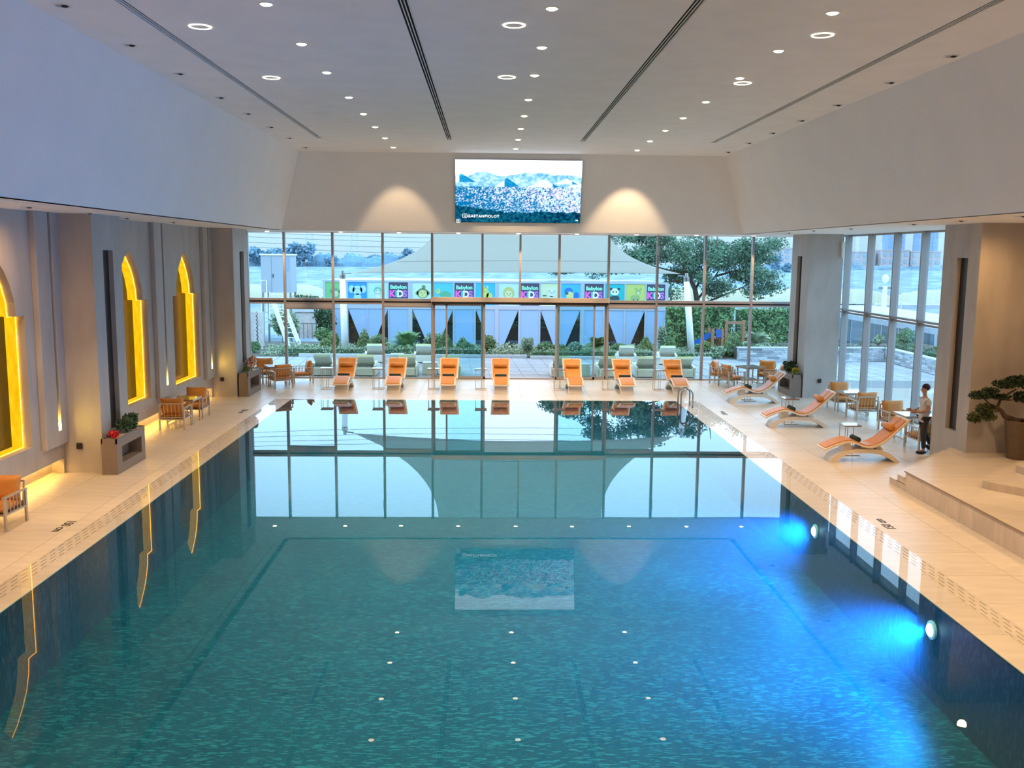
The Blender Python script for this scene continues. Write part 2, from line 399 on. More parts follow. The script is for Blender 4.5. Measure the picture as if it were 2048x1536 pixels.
def leaf_mesh(n, sampler, size, flat=0.0, aspect=0.55):
    """n small diamond leaves at sampled points; returns verts, faces"""
    P = sampler(n)
    a = rng.normal(size=(n, 3)); 
    if flat: a[:, 2] *= (1 - flat)
    a /= np.linalg.norm(a, axis=1)[:, None]
    b = rng.normal(size=(n, 3)); b -= a * (a * b).sum(1)[:, None]; b /= np.linalg.norm(b, axis=1)[:, None]
    s = size * rng.uniform(0.6, 1.3, size=(n, 1))
    V = np.stack([P - a * s, P + b * s * aspect, P + a * s, P - b * s * aspect], 1).reshape(-1, 3)
    F = np.arange(4 * n).reshape(n, 4)
    return V, F
def build_leaves(name, V, F, m, parent=None, **props):
    me = bpy.data.meshes.new(name)
    me.vertices.add(len(V)); me.vertices.foreach_set('co', np.asarray(V, dtype=np.float32).ravel())
    me.loops.add(F.size); me.loops.foreach_set('vertex_index', F.astype(np.int32).ravel())
    me.polygons.add(len(F)); me.polygons.foreach_set('loop_start', np.arange(0, F.size, 4, dtype=np.int32)); me.polygons.foreach_set('loop_total', np.full(len(F), 4, dtype=np.int32))
    me.update(calc_edges=True)
    me.materials.append(m)
    o = bpy.data.objects.new(name, me); COL.objects.link(o)
    if parent: o.parent = parent
    for k, v in props.items(): o[k] = v
    return o
def ell(c, r, shell=0.55):
    c = np.array(c, float); r = np.array(r, float)
    def f(n):
        d = rng.normal(size=(n, 3)); d /= np.linalg.norm(d, axis=1)[:, None]
        return c + d * r * rng.uniform(shell, 1.0, size=(n, 1))
    return f
def multi(samplers, weights=None):
    def f(n):
        w_ = np.array(weights if weights else [1] * len(samplers), float); w_ /= w_.sum()
        k = rng.multinomial(n, w_)
        return np.concatenate([s_(int(q)) for s_, q in zip(samplers, k) if q], 0)
    return f

# ------------------------------------------------------------------ room shell
ZC, ZS, YG = 8.55, 5.82, 38.0
PXL, PXR, PY1, PY0 = -6.77, 6.54, 32.35, 6.0
WL = -9.6
def poly_obj(name, vs, fs, m, parent=None): return MB().add(vs, fs).build(name, m, parent)

# ceiling with four recessed linear diffusers
def slot_ys(): return 2.0, 30.4
ceil_slots = [(-5.29, -1), (-1.24, -1), (2.94, 1), (7.05, 1)]
SW = 0.17
xs = [-6.70]
for c, _ in ceil_slots: xs += [c - SW / 2, c + SW / 2]
xs.append(8.42)
cm = MB()
for i in range(len(xs) - 1):
    y1 = 34.3
    if i % 2 == 0: cm.box(xs[i], xs[i + 1], -1.5, y1, ZC, ZC + 0.15)
    else: cm.box(xs[i], xs[i + 1], 30.4, y1, ZC, ZC + 0.15)
ceiling = struct(cm.build('ceiling', M_CEIL))
for k, (c, _) in enumerate(ceil_slots):
    t = thing('linear_air_diffuser', ['linear slot diffuser in the ceiling, leftmost of the four', 'linear slot diffuser in the ceiling, second from the left', 'linear slot diffuser in the ceiling, third from the left', 'linear slot diffuser in the ceiling, rightmost of the four'][k], 'vent', (c, 0, ZC), 0, 'long ceiling slot diffusers')
    MB().box(-SW / 2, SW / 2, -1.5, 30.4, 0.06, 0.15).build('backing', M_DARK, t)
    for q in range(4):
        xq = -SW / 2 + 0.0 + q * (SW - 0.02) / 3
        MB().box(xq, xq + 0.014, -1.5, 30.4, 0.0, 0.012).build('blade', M_CEIL, t)
# sloped bulkheads
struct(poly_obj('wall_bulkhead_left', [(-6.70, -1.5, ZC), (-6.70, 34.3, ZC), (-7.55, 35.1, ZS), (-7.55, -1.5, ZS), (-6.9, -1.5, ZC + .15), (-6.9, 34.5, ZC + .15), (-7.75, 35.3, ZS), (-7.75, -1.5, ZS)], [(0, 1, 2, 3), (4, 7, 6, 5), (0, 4, 5, 1), (3, 2, 6, 7)], M_BULK))
struct(poly_obj('wall_bulkhead_right', [(8.42, -1.5, ZC), (8.42, 34.3, ZC), (9.35, 35.1, ZS), (9.35, -1.5, ZS), (8.62, -1.5, ZC + .15), (8.62, 34.5, ZC + .15), (9.55, 35.3, ZS), (9.55, -1.5, ZS)], [(3, 2, 1, 0), (5, 6, 7, 4), (1, 5, 4, 0), (7, 6, 2, 3)], M_BULK))
struct(poly_obj('wall_screen', [(-6.70, 34.3, ZC), (8.42, 34.3, ZC), (9.35, 35.1, ZS), (-7.55, 35.1, ZS), (-6.70, 34.5, ZC + .1), (8.42, 34.5, ZC + .1), (9.35, 35.3, ZS), (-7.55, 35.3, ZS)], [(0, 1, 2, 3), (4, 7, 6, 5), (0, 4, 5, 1), (3, 2, 6, 7), (0, 3, 7, 4), (1, 5, 6, 2)], M_BULK))
# soffits
sf = MB()
sf.box(WL - 0.6, -8.03, -1.5, 38.2, ZS, ZS + 0.15)
sf.box(-7.97, -7.55, -1.5, 35.1, ZS, ZS + 0.15)
sf.box(-8.03, -7.97, 34.5, 38.2, ZS, ZS + 0.15)
sf.box(-7.97, 9.35, 35.1, 38.2, ZS, ZS + 0.15)
sf.box(9.35, 9.50, -1.5, 38.2, ZS, ZS + 0.15)
sf.box(9.55, 13.6, -1.5, 38.2, ZS, ZS + 0.15)
sf.box(9.50, 9.55, 34.0, 38.2, ZS, ZS + 0.15)
struct(sf.build('ceiling_soffit', M_CEIL))
for nm, x, y1 in (('left', -8.0, 34.5), ('right', 9.525, 34.0)):
    t = thing('linear_air_diffuser', f'thin dark slot diffuser in the low {nm} soffit beside the pool', 'vent', (x, 0, ZS), 0)
    MB().box(-0.03, 0.03, -1.5, y1, 0.05, 0.12).build('backing', M_DARK, t)
    MB().box(-0.004, 0.004, -1.5, y1, 0.0, 0.05).build('blade', M_CEIL, t)

# ---- floor slab, tiles, gratings
fb = MB()
fb.box(-10.4, PXL - 0.02, -1.5, 38.4, -0.3, -0.014)
fb.box(PXR + 0.02, 13.8, -1.5, 38.4, -0.3, -0.014)
fb.box(PXL - 0.02, PXR + 0.02, PY1 + 0.02, 38.4, -0.3, -0.014)
fb.box(PXL - 0.02, PXR + 0.02, -1.5, PY0, -0.3, -0.014)
floor = struct(fb.build('floor', M_JOINT))
GL0, GL1, GR0, GR1 = -7.33, -7.02, 7.0, 7.30
tiles = []
def tile_rows(x0, x1, y0, y1, tx, ty):
    x = x0
    while x < x1 - 0.02:
        xe = min(x + tx, x1)
        y = y1
        while y > y0 + 0.02:
            ys = max(y - ty, y0)
            tiles.append((x, xe, ys, y))
            y = ys
        x = xe
tile_rows(WL - 0.35, GL0, 6.0, 38.3, 1.155, 1.2)
tile_rows(GL1, PXL, 6.0, PY1, 0.25, 1.2)
tile_rows(PXR, GR0, 6.0, PY1, 0.46, 1.2)
tile_rows(GR1, 13.6, 6.0, 38.3, 1.05, 1.2)
tile_rows(GL0, GR1, PY1, 38.3, 1.22, 1.19)
# the largest-looking ones (nearest visible) as parts, the rest joined
def vis(t):
    x, y = (t[0] + t[1]) / 2, (t[2] + t[3]) / 2
    if y < 9.5: return False
    return abs(x - 0.5) < 0.56 * y + 0.8
def onplat(t): return t[0] > 9.1 and t[3] < 19.6
seen = [t for t in tiles if vis(t) and not onplat(t)]
seen.sort(key=lambda t: (t[2] + t[3]))
single, rest = seen[:298], seen[298:] + [t for t in tiles if not vis(t) or onplat(t)]
tmesh = {}
for (a, b, c, d) in single:
    key = (round(b - a, 3), round(d - c, 3))
    if key not in tmesh:
        g = 0.003
        vv = [(-key[0] / 2 + g, -key[1] / 2 + g), (key[0] / 2 - g, -key[1] / 2 + g), (key[0] / 2 - g, key[1] / 2 - g), (-key[0] / 2 + g, key[1] / 2 - g)]
        o = MB().prism(vv, 'z', -0.014, 0.0).build('tile', M_TILE, floor)
        tmesh[key] = o.data
    else:
        o = bpy.data.objects.new('tile', tmesh[key]); COL.objects.link(o); o.parent = floor
    o.location = ((a + b) / 2, (c + d) / 2, 0)
mb = MB()
for (a, b, c, d) in rest: mb.box(a + 0.003, b - 0.003, c + 0.003, d - 0.003, -0.014, 0.0)
mb.build('far_tiles', M_TILE, floor, kind='stuff')

def grating(x0, x1, y0, y1, name):
    g = MB(); W = x1 - x0
    rows = 4; sw = 0.02; pitch = 0.32; sl = 0.19
    xc = [x0 + W * (i + 0.5) / rows for i in range(rows)]
    edges = [x0] + [v for c in xc for v in (c - sw / 2, c + sw / 2)] + [x1]
    for i in range(0, len(edges), 2): g.box(edges[i], edges[i + 1], y0, y1, -0.02, 0.0)
    for i, c in enumerate(xc):
        y = y0 + (i % 2) * pitch / 2
        if y > y0: g.box(c - sw / 2, c + sw / 2, y0, y - 0.0, -0.02, 0.0) if i % 2 == 0 else None
        while y < y1:
            ye = min(y + pitch - sl, y1)
            g.box(c - sw / 2, c + sw / 2, y, ye, -0.02, 0.0)
            y += pitch
    g.build(name, M_TILE, floor, kind='stuff')
    MB().box(x0, x1, y0, y1, -0.09, -0.06).build('channel', M_DARK, floor)
grating(GL0, GL1, 6.0, PY1, 'overflow_grating')
grating(GR0, GR1, 6.0, PY1, 'overflow_grating')

# ---- pool basin and water
PD = -1.45
struct(MB().box(PXL - 0.2, PXR + 0.2, PY0 - 0.2, PY1 + 0.2, PD - 0.2, PD).build('floor_pool', M_POOLF))
pw_ = MB()
pw_.box(PXL - 0.2, PXL, PY0, PY1, PD, -0.03); pw_.box(PXR, PXR + 0.2, PY0, PY1, PD, -0.03)
pw_.box(PXL, PXR, PY1, PY1 + 0.2, PD, -0.03); pw_.box(PXL, PXR, PY0 - 0.2, PY0, PD, -0.03)
struct(pw_.build('wall_pool', M_POOLW))
struct(MB().quad((PXL, PY0, 0.002), (PXR, PY0, 0.002), (PXR, PY1, 0.002), (PXL, PY1, 0.002)).build('water', M_WATER))
M_FILM = see_through('water_film_clear', (0.96, 0.965, 0.965, 1), 0.015, 6.1, 0.0, bump=0.05, bscale=0.7)
fm_ = MB(); fm_.quad((GL0, PY0, 0.002), (PXL, PY0, 0.002), (PXL, PY1 + .05, 0.002), (GL0, PY1 + .05, 0.002)); fm_.quad((PXR, PY0, 0.002), (GR1, PY0, 0.002), (GR1, PY1 + .05, 0.002), (PXR, PY1 + .05, 0.002)); fm_.quad((PXL, PY1, 0.002), (PXR, PY1, 0.002), (PXR, PY1 + .05, 0.002), (PXL, PY1 + .05, 0.002))
struct(fm_.build('water_film', M_FILM))

def mat_murk():
    m = bpy.data.materials.new('pool_murk'); m.use_nodes = True; t = m.node_tree; t.nodes.clear()
    o = t.nodes.new('ShaderNodeOutputMaterial'); v = t.nodes.new('ShaderNodeVolumeScatter')
    v.inputs['Color'].default_value = (0.06, 0.60, 1.0, 1); v.inputs['Density'].default_value = 0.085; v.inputs['Anisotropy'].default_value = 0.3
    t.links.new(v.outputs[0], o.inputs['Volume']); return m
struct(MB().box(PXL, PXR, PY0, PY1, PD + 0.001, -0.04).build('water_body', mat_murk()))

# ---- left wall with arched niches
ARCH_C = [18.55, 25.65, 30.34]
def arch_hw(z):
    pts = [(3.66, .92), (3.95, .886), (4.29, .75), (4.58, .545), (4.84, .27), (5.02, 0.0)]
    for (z0, h0), (z1, h1) in zip(pts[:-1], pts[1:]):
        if z <= z1: return h0 + (h1 - h0) * (z - z0) / (z1 - z0)
    return 0
def arch_outline(c, g=0.0):
    """closed outline (y, z) of the keyhole arch, grown by g"""
    zs_ = [3.66, 3.8, 3.95, 4.12, 4.29, 4.44, 4.58, 4.72, 4.84, 4.93]
    r = [(c + 1.26 + g, 0.88 - g), (c + 1.26 + g, 3.66 + g)] + [(c + arch_hw(z) + g, z + (g if z == 3.66 else 0)) for z in zs_] + [(c, 5.02 + 1.5 * g)]
    l = [(2 * c - y, z) for y, z in r[:-1]][::-1]
    return r + l
def wall_with_arches(x, th, y0, y1, z0, z1, cs):
    """front skin at x, thickness th towards -x, keyhole openings cut through, by vertical strips"""
    g = MB()
    cuts = {y0, y1}
    for c in cs:
        for y, z in arch_outline(c): cuts.add(round(y, 5))
    ys = sorted(cuts)
    def prof(y, c):
        d = abs(y - c)
        if d > 1.26 - 1e-6: return None
        if d > 0.92 - 1e-6: return 3.66
        lo, hi = 3.66, 5.02
        for _ in range(40):
            mid = (lo + hi) / 2
            if arch_hw(mid) > d: lo = mid
            else: hi = mid
        return lo
    for a, b in zip(ys[:-1], ys[1:]):
        m_ = (a + b) / 2; cc = [c for c in cs if abs(m_ - c) < 1.26]
        if not cc: g.box(x - th, x, a, b, z0, z1); continue
        c = cc[0]; e1, e2 = a + 1e-4, b - 1e-4
        za, zb = prof(e1, c), prof(e2, c)
        g.box(x - th, x, a, b, z0, 0.88)
        g.add([(x, a, za), (x, b, zb), (x, b, z1), (x, a, z1), (x - th, a, za), (x - th, b, zb), (x - th, b, z1), (x - th, a, z1)], [(0, 1, 2, 3), (7, 6, 5, 4), (0, 4, 5, 1), (3, 2, 6, 7), (0, 3, 7, 4), (1, 5, 6, 2)])
    return g
struct(wall_with_arches(WL, 0.16, -1.5, 38.1, 0.34, ZS, ARCH_C + [13.9]).build('wall_left', M_WALL))
bk = MB(); bk.box(-10.4, -10.2, -1.5, 38.1, 0, ZS); bk.box(-10.2, WL - 0.3, -1.5, 38.1, 0.0, 0.30) 
struct(bk.build('wall_left_backing', M_WALL))
for (a, b) in ((-1.5, 21.28), (22.9, 32.85), (34.8, 38.1)):
    led = MB().box(WL - 0.26, WL - 0.20, a + .05, b - .05, 0.36, 0.39).build('cove_led_strip', M_LED)
    tag(led, {-1.5: 'warm light strip glowing at the foot of the left wall before the near pillar', 22.9: 'warm light strip glowing at the wall foot behind the slatted chairs', 34.8: 'warm light strip at the wall foot between far pillar and glass'}[a], 'strip light', 'cove strip lights under the left wall')
for i, c in enumerate(ARCH_C + [13.9]):
    t = thing('arched_niche', ['keyhole arched niche with yellow backlit edge nearest the camera', 'keyhole arched niche glowing yellow, half behind the near pillar', 'keyhole arched niche glowing yellow beside the far pillar', 'keyhole arched niche outside the near end of the view'][i], 'wall niche', (WL - 0.16, c, 0), 0, 'glowing arched wall niches')
    ol = arch_outline(0.0); n = len(ol)
    g = MB()
    g.add([(0, y, z) for y, z in ol] + [(-0.28, y, z) for y, z in ol], [(k, (k + 1) % n, n + (k + 1) % n, n + k) for k in range(n)])
    g.build('backlit_reveal', M_ONYX, t)
    g = MB()
    for k in range(n):
        (ya_, za_), (yb_, zb_) = ol[k], ol[(k + 1) % n]
        ia = -ya_ * .012, (2.6 - za_) * .006; ib = -yb_ * .012, (2.6 - zb_) * .006
        g.tube([(-0.02, ya_ + ia[0], za_ + ia[1]), (-0.02, yb_ + ib[0], zb_ + ib[1])], .009, 4, False)
    g.build('led_line', M_LEDN, t)
    MB().prism(arch_outline(0.0, -0.02), 'x', -0.34, -0.25).build('granite_panel', M_GRANITE, t)
# raised pilaster ribs with a slit
def rib(y0, y1, z0, ys, label):
    t = thing('wall_pilaster', label, 'pilaster', (WL, y0, 0), 0, 'raised wall ribs with a light slit')
    W = y1 - y0; a, b = ys - y0 - 0.065, ys - y0 + 0.065
    g = MB(); g.box(0, 0.13, 0, a, z0, ZS); g.box(0, 0.13, b, W, z0, ZS); g.box(0, 0.13, a, b, z0, z0 + 0.33)
    g.build('rib_body', M_WALL, t, bevel=0.012)
    MB().box(0.0, 0.012, a, b, z0 + .33, ZS).build('slit_back', M_WALL, t)
    MB().box(0.012, 0.09, a + 0.02, b - 0.02, z0 + 0.335, z0 + 0.50).build('slit_led', M_LEDSLIT, t)
    return t
rib(20.2, 21.28, 0.72, 20.87, 'raised wall rib with glowing slit, against the near pillar')
rib(27.3, 28.4, 0.76, 27.96, 'raised wall rib with glowing slit, between the two far arched niches')
rib(31.95, 32.85, 0.70, 32.5, 'raised wall rib with glowing slit, against the far pillar')
# cove end returns
for y in (21.18, 32.75): struct(MB().box(WL - 0.16, WL + 0.02, y, y + 0.1, 0, 0.36).build('trim_cove_end', M_WALL))

# ---- pillars
def pillar(name, xa, xb, y0, y1, face, s0, s1, z0, z1, zb, label):
    """face=+1: slotted face looks to +x (at xb); -1: at xa"""
    t = MB(); d = 0.13
    xf = xb if face > 0 else xa
    xi = xf - face * d
    lo, hi = (xa, xi) if face > 0 else (xi, xb)
    t.box(lo, hi, y0, y1, zb, ZS)
    a, b = min(xi, xf), max(xi, xf)
    t.box(a, b, y0, s0, zb, ZS); t.box(a, b, s1, y1, zb, ZS); t.box(a, b, s0, s1, zb, z0); t.box(a, b, s0, s1, z1, ZS)
    o = struct(t.build(name, M_WALL))
    c = min(xi, xi + face * 0.02); e_ = max(xi, xi + face * 0.02)
    MB().box(c, e_, s0, s1, z0, z1).build('granite_inlay', M_GRANITE, o)
    return o
pillar('pillar', -10.2, -8.74, 21.28, 22.92, 1, 21.83, 22.41, 0.86, 5.02, 0, '')
pillar('pillar', -10.2, -8.74, 32.85, 34.80, 1, 33.71, 34.26, 1.06, 5.03, 0, '')
pillar('pillar', 11.30, 13.6, 21.64, 23.42, -1, 22.18, 22.72, 0.86, 5.02, 0, '')
pillar('pillar', 11.30, 12.50, 33.30, 35.22, -1, 34.07, 34.57, 1.08, 5.04, 0, '')

# ---- near walls closing the hall behind the frame
struct(MB().box(-10.4, 13.8, -1.7, -1.5, 0, ZC + 0.1).build('wall_near', M_WALL))
struct(MB().box(13.3, 13.6, -1.5, 21.64, 0, ZS).build('wall_right', M_WALL))

# ---- end glazing (window_1) and sliding doors (door_1)
MUL = [-9.55, -8.09, -6.18, -4.20, -2.24, -0.24, 1.27, 2.83, 4.81, 6.77, 8.68, 10.60, 12.3, 13.15]
win = struct(MB().box(-9.6, 13.2, YG - 0.06, YG + 0.1, 0.0, 0.05).build('window_1', M_FRAME))
for i, x in enumerate(MUL):
    if i in (6,):
        MB().box(x - .04, x + .04, YG - .07, YG + .08, 3.2, ZS).build('mullion', M_FRAME, win)
    else:
        MB().box(x - .045, x + .045, YG - .09, YG + .08, 0.05, ZS).build('mullion', M_FRAME, win)
MB().box(-9.6, 13.2, YG - .08, YG + .08, ZS - 0.03, ZS).build('head_rail', M_CEIL, win)
for i, (a, b) in enumerate(zip(MUL[:-1], MUL[1:])):
    if 4 <= i <= 7: 
        MB().box(a + .045, b - .045, YG - .05, YG + .05, 3.05, 3.22).build('transom', M_FRAME, win)
    else:
        MB().box(a + .045, b - .045, YG - .10, YG + .08, 3.12, 3.22).build('transom', M_FRAME_L if i > 12 else M_FRAME, win)
        MB().box(a + .045, b - .045, YG - .05, YG + .06, 3.06, 3.12).build('transom_groove', M_DARK, win)
        MB().box(a + .045, b - .045, YG - .08, YG + .08, 2.99, 3.06).build('lower_transom', M_FRAME, win)
    MB().box(a + .04, b - .04, YG - .006, YG + .006, 3.2, ZS - .05).build('upper_pane', M_GLASS, win)
    if not (4 <= i <= 7):
        MB().box(a + .04, b - .04, YG - .006, YG + .006, 0.05, 3.0).build('lower_pane', M_GLASS, win)
for i, zb in ((1, 2.78), (3, 2.88), (8, 2.88)):
    a, b = MUL[i], MUL[i + 1]
    MB().box(a + .045, b - .045, YG - .10, YG - .02, zb + .06, 2.99).build('blind_box', M_SPANDREL, win)
    MB().box(a + .045, b - .045, YG - .11, YG - .02, zb, zb + .06).build('blind_rail', M_FRAME, win)
door = struct(MB().box(-2.29, 4.86, YG - .22, YG - .06, 3.12, 3.30).build('door_1', M_FRAME_L))
MB().box(-2.24, 4.81, YG - .20, YG - .06, 3.02, 3.12).build('door_track', M_DARK, door)
def leaf(a, b, y):
    g = MB(); g.box(a, a + .07, y - .025, y + .025, 0.02, 3.04); g.box(b - .07, b, y - .025, y + .025, 0.02, 3.04)
    g.box(a, b, y - .025, y + .025, 0.02, 0.12); g.box(a, b, y - .025, y + .025, 2.96, 3.04)
    fr = g.build('door_leaf_frame', M_FRAME, door)
    MB().box(a + .06, b - .06, y - .005, y + .005, .1, 2.98).build('door_pane', M_GLASS, fr)
leaf(-1.70, -0.12, YG - .12); leaf(2.70, 4.30, YG - .12)
leaf(-2.2, -0.2, YG); leaf(2.80, 4.76, YG)
# small closers on the mullions
for x, l in ((-4.20, 'small grey box high on the fourth glazing post from the left'), (6.77, 'small grey box high on a glazing post right of the sail')):
    o = MB().box(x - .05, x + .05, YG - .16, YG - .09, 5.02, 5.40).build('wall_speaker', M_SPANDREL); tag(o, l, 'speaker')
o = MB().box(12.40, 12.50, 33.16, 33.30, 5.0, 5.55).build('wall_speaker', M_WHITE, bevel=0.01); tag(o, 'white slim wall speaker at the edge of the blue-grey far right pillar', 'speaker')

# ---- right facade (window_2)
FX = 13.15
ys2 = [23.42, 24.2, 26.25, 28.30, 30.25, 32.33, 34.40, 36.4, 38.0]
win2 = struct(MB().box(FX - .05, FX + .1, 23.42, 38.0, 0, 0.05).build('window_2', M_FRAME))
for y in ys2[1:-1]:
    MB().box(FX - .18, FX + .06, y - .035, y + .035, 0.05, ZS).build('mullion', M_FRAME, win2)
MB().box(FX - .06, FX + .06, 23.42, 38, ZS - .06, ZS).build('head_rail', M_FRAME, win2)
for a, b in zip(ys2[:-1], ys2[1:]):
    MB().box(FX - .16, FX + .04, a + .035, b - .035, 3.08, 3.15).build('transom', M_FRAME, win2)
    MB().box(FX - .10, FX + .04, a + .035, b - .035, 2.98, 3.04).build('lower_transom', M_FRAME, win2)
    MB().box(FX - .006, FX + .006, a + .03, b - .03, 3.1, ZS - .05).build('upper_pane', M_GLASS, win2)
    MB().box(FX - .006, FX + .006, a + .03, b - .03, 0.05, 3.0).build('lower_pane', M_GLASS, win2)

# ---- raised platform at the right with wrapped steps
def plat_poly(e_):
    # e_ = inset of the upper treads; outline on plan
    x0 = 9.04; d = Vector((2.85, 3.27)).normalized()
    ys_ = 20.53 - e_ * 1.31
    L = (13.3 - x0) / d.x
    far = 21.64 if True else 0
    pts = [(x0, 6.0), (13.3, 6.0), (13.3, 21.64), (11.3, 21.64)]
    # diagonal line meets x=11.3
    yq = ys_ + (11.3 - x0) * d.y / d.x
    if yq > 21.64: pts.append((11.3, yq))
    else:
        pts[-1] = (x0 + (21.64 - ys_) * d.x / d.y, 21.64)
    pts.append((x0, ys_))
    return pts
pf = MB()
for k, z in enumerate((0.15, 0.30, 0.45)):
    pf.prism(plat_poly(k * 0.30), 'z', 0.0 if k == 0 else z - 0.15, z - 0.02)
platform = struct(pf.build('stair_platform', M_RISER))
for k, z in enumerate((0.15, 0.30, 0.45)):
    pl_ = plat_poly(k * 0.30)
    if k < 2:
        nx_ = plat_poly((k + 1) * 0.30)
        pl_ = [nx_[-1]] + [(nx_[-1][0], pl_[-1][1])] + pl_[-2:-1] + [pl_[-2], nx_[-2]] if False else [nx_[-1], nx_[-2], pl_[-2], pl_[-1]]
    q = [(x - (0.02 if x < 9.1 else 0), y) for x, y in pl_]
    MB().prism(q, 'z', z - 0.02, z).build('tread_slab', M_TILE, platform)
for k in range(12):
    ya = 19.72 - 1.2 * k; yb = ya - 1.2
    if yb < 6: break
    MB().box(9.025, 9.04, yb + .003, ya - .003, 0.0, 0.428).build('riser_slab', M_RISER, platform)
MB().box(8.998, 9.02, 6.0, 19.74, 0.428, 0.452).build('nosing', mat('brown_nosing', (0.26, 0.17, 0.11, 1), .5), platform)
# low curved steps on the platform
def disc_step(cx, cy, R, z0, z1, ym, name):
    pts = []
    a0, a1 = math.radians(80), math.radians(186)
    for i in range(25):
        a = a0 + (a1 - a0) * i / 24
        x, y = cx + R * math.cos(a), cy + R * math.sin(a)
        pts.append((min(x, 13.29), y))
    return pts
c1 = [(13.29, 20.45), (12.6, 20.40), (11.81, 20.09), (11.4, 19.80), (11.03, 19.44), (10.70, 19.12), (10.43, 18.83), (10.2, 18.58), (10.0, 18.35), (9.9, 18.22), (9.98, 18.08), (10.37, 17.57), (10.9, 16.9), (11.8, 15.9), (13.29, 14.6)]
st1 = MB().prism(c1, 'z', 0.45, 0.60).build('curved_step', M_RISER); struct(st1); MB().prism(c1, 'z', 0.6, 0.612).build('tread_slab', M_TILE, st1)
c2 = [(13.29, 19.9), (12.6, 19.8), (12.0, 19.62), (11.6, 19.42), (11.3, 19.21), (10.97, 18.93), (11.0, 18.68), (11.6, 18.0), (12.3, 17.3), (13.29, 16.4)]
st2 = MB().prism(c2, 'z', 0.612, 0.76).build('curved_step', M_RISER); struct(st2); MB().prism(c2, 'z', 0.76, 0.772).build('tread_slab', M_TILE, st2)

